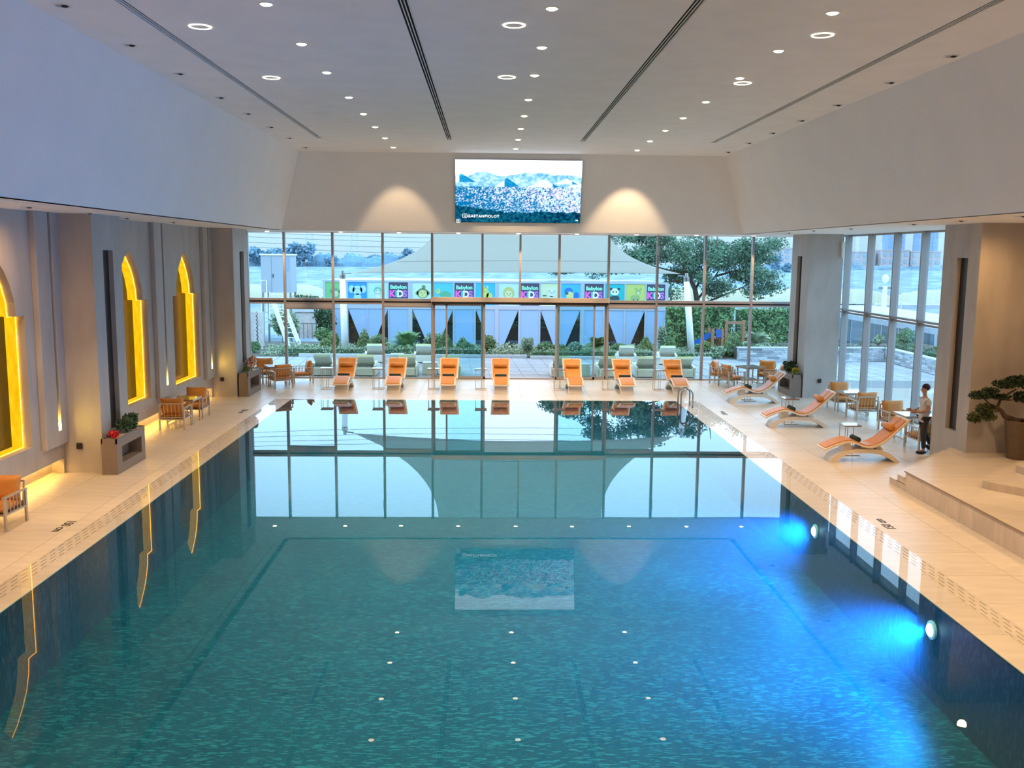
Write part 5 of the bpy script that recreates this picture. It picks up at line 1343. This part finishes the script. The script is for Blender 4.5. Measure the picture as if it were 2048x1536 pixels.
for i, (a, b) in enumerate(COLS):
    cx = (a + b) / 2
    if i in (3, 6, 9, 12, 15):
        p = MB().box(a, b, -.02, 0.0, 2.37, 3.53).build('sign_panel', DKS, kb)
        def txt(s, size, x, z, c, off=.012):
            cu = bpy.data.curves.new('lettering', 'FONT'); cu.body = s; cu.size = size; cu.offset = off; cu.align_x = 'CENTER'; cu.extrude = .004
            o = bpy.data.objects.new('lettering', cu); COL.objects.link(o); o.parent = p; o.rotation_euler = (PI / 2, 0, 0); o.location = (x, -.03, z); cu.materials.append(paint(c)); return o
        o = txt('Babylon', .27, cx, 3.20, (.35, .95, .62), .008)
        for ch, xx, c in (('K', -.32, (.95, .12, .62)), ('I', -.12, (.02, .42, .66)), ('D', .09, (.9, .92, .92)), ('S', .33, (.55, .15, .80))):
            txt(ch, .46, cx + xx, 2.78, c, .022)
    else:
        p = MB().box(a, b, -.02, 0.0, 2.37, 3.53).build('picture_panel', mat('panel_bg_%d' % i, BG[i], .4), kb)
        for k, (c, ds) in enumerate(ANIM[i]):
            g = MB()
            for (dx, dz, rx, rz) in ds: disc(g, cx + dx, 3.0 + dz, rx, rz, -.024 - .008 * k)
            g.build('animal_print', paint(c), p)
    # lower glazing and film
    gp_ = MB().box(a, b, .0, .02, .06, 2.15).build('glass_panel', M_GLASSD, kb)
    wd = (b - a)
    if i % 3 == 1 : poly = [(a, 2.15), (b, 2.15), (b, .06), (a + wd * .82, .06)]
    elif i % 3 == 2: poly = [(a, 2.15), (b, 2.15), (a + wd * .18, .06), (a, .06)]
    else: poly = [(a, 2.15), (b, 2.15), (b, .06), (a, .06)]
    MB().prism(poly, 'y', -.012, -.002).build('window_film', FILM, gp_)

# masts and sail
for x, x2, lb in ((-7.26, -7.19, 'white tapered mast of the shade sail on the left'), (9.95, 10.34, 'white tapered mast of the shade sail on the right')):
    t = thing('sail_mast', lb, 'mast', (x2, 47.5, 0))
    MB().tube([(0, 0, 0), ((x - x2) * .5, 0, 1.9), ((x - x2), 0, 3.75)], [.175, .165, .14], 14).build('mast_post', M_MAST, t, smooth=True)
    MB().lathe([(.15, 3.75), (.15, 3.95), (.09, 3.97), (.08, 4.15), (.0001, 4.16)], 12, (x - x2, 0, 0)).build('mast_head', M_STEEL, t)
    light_obj(SPOT_MAST, t, (0, -.75, .35), (PI - .16, 0, 0))
    MB().box(-.06, .06, -.83, -.70, 0, .3).build('uplight_housing', M_BLACK, t)
    MB().tube([(x - x2, 0, 4.0), (x - x2 + (.45 if x < 0 else -.45), -.1, 4.02)], .03, 6).build('turnbuckle', M_STEEL, t)
A_, B_, C_, D_ = [np.array(v) for v in ((-6.85, 47.3, 4.02), (9.6, 47.3, 4.12), (5.0, 38.9, 6.95), (-2.1, 38.9, 6.9))]
def edge(p, q, inn, t_): return p * (1 - t_) + q * t_ + np.array(inn) * 4 * t_ * (1 - t_)
NU, NV = 36, 24; g = MB()
for j in range(NV + 1):
    v = j / NV
    for i in range(NU + 1):
        u = i / NU
        e0 = edge(A_, B_, (0, -1.3, .08), u); e1 = edge(D_, C_, (0, 0.2, 0), u)
        l_ = edge(A_, D_, (1.35, 0, -.25), v); r_ = edge(B_, C_, (-1.35, 0, -.25), v)
        bil = A_ * (1 - u) * (1 - v) + B_ * u * (1 - v) + C_ * u * v + D_ * (1 - u) * v
        g.v.append(tuple((1 - v) * e0 + v * e1 + (1 - u) * l_ + u * r_ - bil))
for j in range(NV):
    for i in range(NU):
        a = j * (NU + 1) + i; g.f.append((a, a + 1, a + NU + 2, a + NU + 1))
so = g.build('shade_sail', M_SAIL, smooth=True); tag(so, 'large cream shade sail stretched from two white masts towards the hall', 'shade sail')
sm = so.modifiers.new('solid', 'SOLIDIFY'); sm.thickness = .012

pts = []
for i in range(NU + 1):
    q = Vector(so.data.vertices[int(.30 * NV) * (NU + 1) + i].co); pts.append(q + Vector((0, -.02, -.03)))
MB().tube(pts, .014, 4).build('seam', M_SPANDREL, so)
# undergrowth between kerbs and the play building
def under(n):
    p = np.stack([rng.uniform(-11.2, 11.4, n), rng.uniform(46.3, 50.0, n), np.zeros(n)], 1)
    p[:, 2] = rng.random(n) * (.16 + .22 * (np.sin(p[:, 0] * 1.9) * np.sin(p[:, 1] * 2.3 + p[:, 0]) > 0)); return p
V, F = leaf_mesh(15000, under, .07); tag(build_leaves('undergrowth', V, F, M_GREEN4), 'low leafy undergrowth filling the beds in front of the play building', 'plants', kind='stuff')
# wicker chaises outside (heads towards the hall)
def make_wicker():
    t = empty('wicker_chaise')
    g = MB(); g.box(-.40, .40, 0, 1.95, .04, .34); g.build('wicker_base', M_WICKER, t, bevel=.02)
    for s_ in (-1, 1):
        pts = [(.0, .04), (1.15, .04), (1.15, .36), (.55, .50), (.0, .44)]
        MB().prism(pts, 'x', s_ * .40 - .045 * (1 if s_ > 0 else 1), s_ * .40 + .045).build('wicker_arm', M_WICKER, t)
    a, b = Vector((0, .72, .36)), Vector((0, .06, .80)); d = (b - a)
    n = Vector((0, d.z, -d.y)).normalized()
    MB().obox((a + b) / 2, (.35, 0, 0), d / 2, n * .02).build('backrest', M_WICKER, t)
    MB().obox((a + b) / 2 + n * .06 * (1 if n.z > 0 else -1), (.34, 0, 0), d / 2 * 1.02, n * .04).build('back_pad', M_PADG, t)
    MB().box(-.33, .33, .75, 1.93, .34, .43).build('seat_pad', M_PADG, t, bevel=.02)
    MB().box(-.28, .28, .02, .05, .42, .44).build('rear_bar', M_STEEL, t)
    return t
wk = make_wicker(); fst = True
for (x, y, rz, lb) in ((-6.80, 38.6, 0, 'wicker chaise outside the glass behind the leftmost lounger'), (-5.05, 38.6, 0, 'wicker chaise outside the glass, right of the leftmost lounger'), (-3.35, 38.6, 0, 'wicker chaise outside the glass behind the second lounger'), (-1.55, 38.6, 0, 'wicker chaise outside the glass behind the third lounger'),
                       (3.05, 38.6, 0, 'wicker chaise outside the glass behind the fifth lounger'), (4.95, 38.6, 0, 'wicker chaise outside the glass behind the sixth lounger'), (6.55, 38.6, 0, 'wicker chaise outside the glass between the sixth and last loungers'), (8.15, 38.6, 0, 'wicker chaise outside the glass right of the last lounger'),
                       (-5.22, 43.4, .08, 'wicker chaise in the rear row on the left, nearer the left mast'), (-2.98, 43.4, 0, 'wicker chaise in the rear row on the left, nearer the doorway'), (6.42, 43.3, -.06, 'wicker chaise in the rear row on the right, nearer the doorway'), (8.33, 43.3, -.06, 'wicker chaise in the rear row on the right, nearer the right mast')):
    if fst: fst = False; tag(wk, lb, 'chaise', 'wicker chaises on the terrace'); wk.location = (x, y, 0); wk.rotation_euler = (0, 0, rz)
    else: dup(wk, (x, y, 0), rz, lb)
for (x, y, lb) in ((4.3 - .35, 39.3, 'wicker cube stool outside between the fifth and sixth loungers'), (-2.42, 39.5, 'wicker cube stool outside between the second and third loungers')):
    t = thing('wicker_stool', lb, 'stool', (x, y, 0)); MB().box(-.32, .32, -.32, .32, 0, .46).build('stool_body', M_WICKER, t, bevel=.03); MB().box(-.31, .31, -.31, .31, .46, .50).build('stool_top', M_COPE, t, bevel=.01)
for (x, y, lb) in ((-4.1, 42.6, 'low white table between the rear wicker chaises on the left'), (7.4, 42.0, 'low white table between the rear wicker chaises on the right')):
    t = thing('terrace_table', lb, 'table', (x, y, 0)); MB().box(-.3, .3, -.3, .3, .46, .52).build('tabletop', M_COPE, t); MB().box(-.24, .24, -.24, .24, 0, .46).build('table_body', M_WICKER, t)

# playground
t = thing('playground_frame', 'wooden playground frame with blue slide in front of the hedge', 'playground', (12.2, 50.5, 0))
for x in (-.1, .42, .62, 1.55): MB().box(x - .07, x + .07, -.07, .07, 0, 1.62 if x > .5 else 1.15).build('post', M_WOODP, t)
for x in (-.1, .42): MB().box(x - .07, x + .07, .8, .94, 0, 1.15).build('post', M_WOODP, t)
MB().box(.55, 1.62, -.06, .06, 1.42, 1.54).build('beam', M_WOODP, t)
MB().box(.0, .55, -.05, .9, .6, .68).build('deck', M_WOODP, t)
for q in range(4): MB().box(.06 + q * .11, .15 + q * .11, -.05, -.02, .62, 1.12).build('slat', M_BLUEP, t)
g = MB(); g.add([(-.1, .1, .75), (-.1, .7, .75), (-1.1, .7, .1), (-1.1, .1, .1), (-.1, .1, .95), (-1.1, .1, .3), (-.1, .7, .95), (-1.1, .7, .3)], [(0, 1, 2, 3), (0, 3, 5, 4), (1, 6, 7, 2)]); g.build('slide', M_BLUEP, t)
g = MB()
for q in range(5): g.tube([(.68 + q * .19, 0, .1), (.68 + q * .19, 0, 1.42)], .012, 4)
for q in range(5): g.tube([(.62, 0, .25 + q * .24), (1.5, 0, .25 + q * .24)], .012, 4)
g.build('climbing_net', M_STEEL, t)

# watch cabin with ladder
t = thing('watch_cabin', 'white raised cabin with steps seen through the left panes', 'cabin', (-14.6, 66, -1.35)); t.scale = (1.27,) * 3
MB().box(-.85, .77, 0, 1.5, 2.85, 4.85).build('cabin_body', mat('cabin_panel', (0.34, 0.375, 0.42, 1), .6), t)
MB().box(-.9, .82, -.05, 1.55, 4.85, 4.93).build('cabin_roof', M_WHITE, t)
MB().box(-.30, -.28, -.012, 0, 2.9, 4.8).build('door_gap', M_STEEL, t)
MB().box(-.22, -.18, -.04, 0, 3.65, 3.85).build('door_handle', M_BLACK, t)
MB().box(.40, .66, -.02, 0, 4.05, 4.75).build('cabin_window', M_TOWERB, t)
g = MB()
for a in (-.8, .7):
    for b in (.1, 1.4): g.box(a - .05, a + .05, b - .05, b + .05, 0, 2.85)
g.build('stilts', M_STEEL, t)
for s_ in (0, .75): MB().bar((-.35 + s_, -.2, 2.85), (-.1 + s_, -1.6, 1.2), .09, .16).build('stringer', M_WHITE_FRAME, t)
for q in range(9):
    u = (q + .5) / 9; MB().bar((-.35 + .25 * u, -.2 - 1.4 * u, 2.85 - 1.65 * u), (.4 + .25 * u, -.2 - 1.4 * u, 2.85 - 1.65 * u), .2, .03).build('tread', M_WHITE, t)
g = MB()
for x in (-.8, -.5): g.tube([(x, -.3, 2.85), (x, -.3, 3.5)], .02, 5)
g.tube([(-.8, -.3, 3.5), (-.5, -.3, 3.5), (-.2, -1.6, 1.9)], .02, 5); g.build('handrail', M_WHITE, t)
t = thing('leaning_ladder', 'long white ladder frame leaning down in front of the left shrubs', 'ladder', (-11.4, 50.2, 0))
for dx in (0, .13): MB().bar((dx - .1, .3, 2.55), (.85 + dx, -.3, 0), .07, .10).build('rail', M_WHITE, t)
for dx in (.62, .74): MB().bar((dx - .05, .3, 2.1), (.85 + dx, -.3, 0), .06, .10).build('rail', M_WHITE, t)
for q in range(7):
    u = .22 + q * .11; MB().bar((-.04 + .95 * u, .3 - .6 * u, 2.55 * (1 - u)), (.62 + .9 * u, .3 - .6 * u, 2.5 * (1 - u) * .93), .04, .04).build('rung', M_WHITE, t)
t = thing('brick_column', 'pale brick gate column at the left edge of the glazing', 'column', (-12.2, 49.5, 0))
for q in range(20):
    for s_ in range(2): MB().box(-.18 + s_ * .19 - (.05 if q % 2 else 0), .0 + s_ * .19 - (.05 if q % 2 else 0), -.18, .18, q * .098, q * .098 + .09).build('brick', M_BRICK, t)
MB().box(-.2, .16, -.15, .15, 0, 1.97).build('mortar_core', M_JOINT, t); MB().box(.25, .5, -.12, .12, 0, 1.94).build('side_pier', M_BRICK, t)
t = thing('grey_shed', 'grey shed wall with railings left of the play building', 'shed', (-10.5, 56, 0))
MB().box(-.85, .65, 0, 1.5, 0, 1.55).build('shed_wall', M_BRICK, t); MB().box(-.95, .75, -.1, 1.6, 1.55, 1.68).build('shed_roof', M_COPE, t)
g = MB()
for q in range(7): g.tube([(-.8 + q * .25, -.5, 0), (-.8 + q * .25, -.5, .9)], .02, 4)
g.tube([(-.85, -.5, .9), (.75, -.5, .9)], .025, 4); g.build('railing', M_STEEL, t)

# big tree right
t = thing('big_tree', 'large spreading tree with open crown right of the shade sail', 'tree', (13.03, 60, -0.17)); t.scale = (1.034,) * 3
MB().tube([(.45, 0, 0), (.4, 0, 1.6), (.1, 0, 3.0), (-.5, 0, 4.2), (-1.5, 0, 5.4)], [.22, .19, .15, .09, .04], 9).build('trunk', M_BARK, t, smooth=True)
brs = [((.3, 0, 2.4), (1.4, .3, 3.8), (2.4, .3, 5.6)), ((.1, 0, 3.0), (1.1, -.4, 4.8), (1.3, -.5, 6.6)), ((-.3, 0, 3.8), (-2.6, -.2, 4.4), (-5.4, 0, 4.6)), ((.35, 0, 2.0), (2.4, -.2, 2.9), (3.6, 0, 3.4)), ((-.3, .1, 3.6), (-2.2, .5, 3.3), (-4.2, .4, 3.2)), ((1.4, .3, 3.8), (2.6, -.4, 4.2), (3.8, -.3, 4.6)), ((.1, 0, 3), (-.9, .6, 5.2), (-1.2, .6, 6.8))]
for b_ in brs: MB().tube(list(b_), [.08, .045, .02], 6).build('branch', M_BARK, t, smooth=True)
cl = []
rt = np.random.default_rng(12)
for k in range(84):
    x = rt.uniform(-8.6, 4.6); 
    top = 6.9 if x > -5.5 else 6.9 - (-5.5 - x) * .8
    bot = 4.25 if x < -1.8 else 2.8
    z = rt.uniform(bot, max(bot + .3, top - .2))
    if x > 2.8 and z > 5.8: z -= 1.0
    cl.append(ell((x, rt.uniform(-1.6, 1.6), z), (rt.uniform(.6, 1.15), .9, rt.uniform(.4, .75)), .1))
V, F = leaf_mesh(62000, multi(cl), .09, aspect=.5); build_leaves('crown', V, F, M_TREEL, t)
# cream tents far behind
def tent(x, y, w_, z0, z1, lb):
    t = thing('cream_tent', lb, 'tent', (x, y, 0))
    g = MB(); N = 12
    vs = []
    for j in range(N + 1):
        for i in range(N + 1):
            u, v = 2 * i / N - 1, 2 * j / N - 1; k = max(abs(u), abs(v)); vs.append((u * w_ / 2, v * w_ / 2, z0 + (z1 - z0) * (1 - k ** 2.6)))
    fs = [(j * (N + 1) + i, j * (N + 1) + i + 1, (j + 1) * (N + 1) + i + 1, (j + 1) * (N + 1) + i) for j in range(N) for i in range(N)]
    g.add(vs, fs); g.build('canopy', M_CREAMTENT, t, smooth=True)
    for a in (-1, 1):
        for b in (-1, 1): MB().tube([(a * w_ * .48, b * w_ * .48, -3), (a * w_ * .48, b * w_ * .48, z0)], .05, 5).build('post', M_WHITE, t)
for (x, w_, lb) in ((-19.2, 4.6, 'cream domed tent far behind, at the left window edge'), (-15.2, 4.8, 'cream domed tent far behind, right of the white cabin'), (15.8, 4.6, 'cream domed tent far behind, beside the right mast'), (19.9, 4.4, 'cream domed tent far behind, under the big tree'), (24.8, 4.4, 'cream domed tent far behind, at the far right pillar'), (29.6, 5.6, 'cream domed tent seen through the side glazing, left one'), (37.5, 8.0, 'cream domed tent seen through the side glazing, right one')):
    tent(x, 76, w_, 1.5, 2.5, lb)
# cables
for k, (z0, z1, y) in enumerate(((6.15, 6.0, 54), (5.9, 5.75, 54), (5.6, 5.4, 54), (5.35, 5.0, 54))):
    cu = MB().tube([(-14.5 + q * 1.3, y, z0 + (z1 - z0) * q / 16 - .16 * math.sin(PI * q / 16)) for q in range(17)], .012, 4).build('overhead_cable', M_BLACK)
    tag(cu, f'thin overhead cable across the left panes, {["topmost", "second from the top", "third from the top", "lowest"][k]} of the four', 'cable', 'overhead cables')

# side pavilion seen through window_2
t = thing('glass_pavilion', 'low glass pavilion with white fascia beyond the side planter wall', 'pavilion', (24, 0, 0))
MB().box(0, 4, 44, 75, .95, 1.27).build('fascia', M_WHITE_FRAME, t)
MB().box(.3, 6, 44, 75, 1.27, 1.34).build('roof_deck', M_COPE, t)
MB().box(3.0, 3.1, 44, 75, -1.5, .95).build('rear_wall', mat('brown_interior', (0.14, 0.10, 0.07, 1), .8, var=.4, vscale=.6), t)
for q in range(13):
    y = 45 + q * 2.4
    MB().box(0, .06, y, y + (.3 if q % 4 == 2 else .07), -1.5, .95).build('post', M_WHITE_FRAME, t)
    MB().box(.02, .03, y + .1, y + 2.3, -1.5, .95).build('pavilion_pane', M_GLASSD, t)
struct(MB().box(23.5, 45, 40, 75, -1.7, -1.5).build('ground_pavilion', M_COPE))
t = thing('dish_mast', 'white mast with floodlights beyond the side pavilion', 'mast', (27.0, 64, 0))
MB().tube([(0, 0, -1), (0, 0, 3.1)], [.2, .16], 10).build('mast_post', M_WHITE, t); MB().sphere((0, 0, 3.6), .25, .12, .3, 10, 8).build('lamp_head', M_WHITE, t); MB().box(-.4, .4, -.05, .05, 2.9, 3.05).build('bracket', M_STEEL, t)

# distant land
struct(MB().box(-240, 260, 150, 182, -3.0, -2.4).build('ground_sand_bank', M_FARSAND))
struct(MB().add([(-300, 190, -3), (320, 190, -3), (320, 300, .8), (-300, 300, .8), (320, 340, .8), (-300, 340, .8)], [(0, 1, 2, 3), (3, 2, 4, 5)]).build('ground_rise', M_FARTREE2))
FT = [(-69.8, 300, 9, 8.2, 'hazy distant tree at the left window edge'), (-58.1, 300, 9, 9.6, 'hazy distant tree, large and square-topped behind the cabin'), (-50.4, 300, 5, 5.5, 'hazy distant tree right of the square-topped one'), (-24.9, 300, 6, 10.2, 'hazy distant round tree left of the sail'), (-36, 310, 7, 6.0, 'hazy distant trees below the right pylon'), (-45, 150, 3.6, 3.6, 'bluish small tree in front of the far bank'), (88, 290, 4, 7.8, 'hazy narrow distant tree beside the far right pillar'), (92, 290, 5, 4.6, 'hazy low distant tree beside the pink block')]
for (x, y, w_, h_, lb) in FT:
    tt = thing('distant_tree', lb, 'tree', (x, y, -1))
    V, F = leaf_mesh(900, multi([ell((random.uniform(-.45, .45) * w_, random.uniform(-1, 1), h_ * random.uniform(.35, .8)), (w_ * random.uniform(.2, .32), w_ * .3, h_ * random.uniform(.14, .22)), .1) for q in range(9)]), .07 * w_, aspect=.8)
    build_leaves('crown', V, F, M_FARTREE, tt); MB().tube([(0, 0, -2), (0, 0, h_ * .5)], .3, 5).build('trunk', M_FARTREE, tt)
g = MB()
for q in range(120):
    x = -95 + q * 1.15 + random.uniform(-.5, .5); g.sphere((x, 305, 1.0), random.uniform(1.5, 3.2), 1.5, random.uniform(2.0, 4.4), 7, 5, .1)
tag(g.build('distant_treeline', M_FARTREE), 'continuous hazy treeline on the horizon left of the sail', 'treeline', kind='stuff')
g = MB()
for q in range(110):
    x = 95 + q * 1.4 + random.uniform(-.5, .5); g.sphere((x, 330, .2), random.uniform(1.5, 3.0), 1.5, random.uniform(1.6, 3.0), 7, 5, .1)
tag(g.build('distant_treeline', M_FARTREE2), 'hazy treeline below the distant pink blocks', 'treeline', kind='stuff')
def block(x, y, w_, d_, z0, h_, m_, nx, nz, lb, name='apartment_block'):
    tt = thing(name, lb, 'building', (x, y, z0))
    MB().box(-w_ / 2, w_ / 2, 0, d_, 0, h_).build('facade', m_, tt)
    MB().box(-w_ / 2 - .2, w_ / 2 + .2, -.2, d_, h_, h_ + .5).build('parapet', m_, tt)
    base = None
    for i in range(nx):
        for j in range(nz):
            if base is None: o = MB().box(-.5, .5, -.12, .02, 0, 1).build('window', M_WINB, tt); base = o.data
            else: o = bpy.data.objects.new('window', base); COL.objects.link(o); o.parent = tt
            o.scale = (w_ / nx * .42, 1, h_ / nz * .5); o.location = (-w_ / 2 + w_ * (i + .5) / nx, -.05, h_ * (j + .3) / nz)
block(128, 400, 14, 8, -1, 9.4, M_PINK, 4, 4, 'hazy pink block beside the far right pillar')
block(158, 400, 12, 8, -1, 8.2, M_PINK, 4, 3, 'distant pink apartment block, left one in the side glazing')
block(171.5, 398, 12, 8, -1, 9.0, M_PINK, 4, 3, 'distant pink apartment block, middle one in the side glazing')
block(185.5, 400, 13, 8, -1, 8.6, M_PINK, 4, 3, 'distant pink apartment block, right one in the side glazing')
block(215.8, 500, 9, 8, 0, 22, M_TOWERB, 6, 9, 'distant blue tower, left of the pair', 'tower_block')
block(233, 500, 10, 8, 0, 22, M_TOWERB, 6, 9, 'distant blue tower, right of the pair', 'tower_block')
for (x, lb) in ((-78.4, 'distant lattice pylon behind the square-topped tree'), (-58.8, 'distant lattice pylon right of the square-topped tree')):
    tt = thing('pylon', lb, 'pylon', (x, 420, 0)); g = MB()
    for a in (-1, 1):
        for b in (-1, 1): g.tube([(a * 1.9, b * 1.9, 0), (a * .5, b * .5, 24)], .1, 4)
    for q in range(9):
        z = q * 2.5; z2 = z + 2.5; r1_, r2_ = 1.9 - 1.4 * z / 24, 1.9 - 1.4 * z2 / 24
        for s_ in (-1, 1): g.tube([(-r1_ * s_, -r1_, z), (r2_ * s_, -r2_, z2)], .06, 4)
    g.build('lattice', mat('haze_tinted_steel', (.35, .48, .58, 1), .8), tt)  # pylon steel paled by haze put into its colour
    MB().box(-3.5, 3.5, -.1, .1, 18.5, 18.8).build('crossarm', MATS['haze_tinted_steel'], tt)

# ------------------------------------------------------------------ lettering becomes plain meshes
bpy.context.view_layer.update()
dg = bpy.context.evaluated_depsgraph_get()
for o in [q for q in S.objects if q.type == 'FONT']:
    me = bpy.data.meshes.new_from_object(o.evaluated_get(dg))
    if not me.materials: me.materials.append(o.data.materials[0])
    nm = o.name; par = o.parent; loc = o.location.copy(); rot = o.rotation_euler.copy(); props = {k: o[k] for k in o.keys()}
    bpy.data.objects.remove(o)
    n = bpy.data.objects.new(nm, me); COL.objects.link(n); n.parent = par; n.location = loc; n.rotation_euler = rot
    for k, v in props.items(): n[k] = v
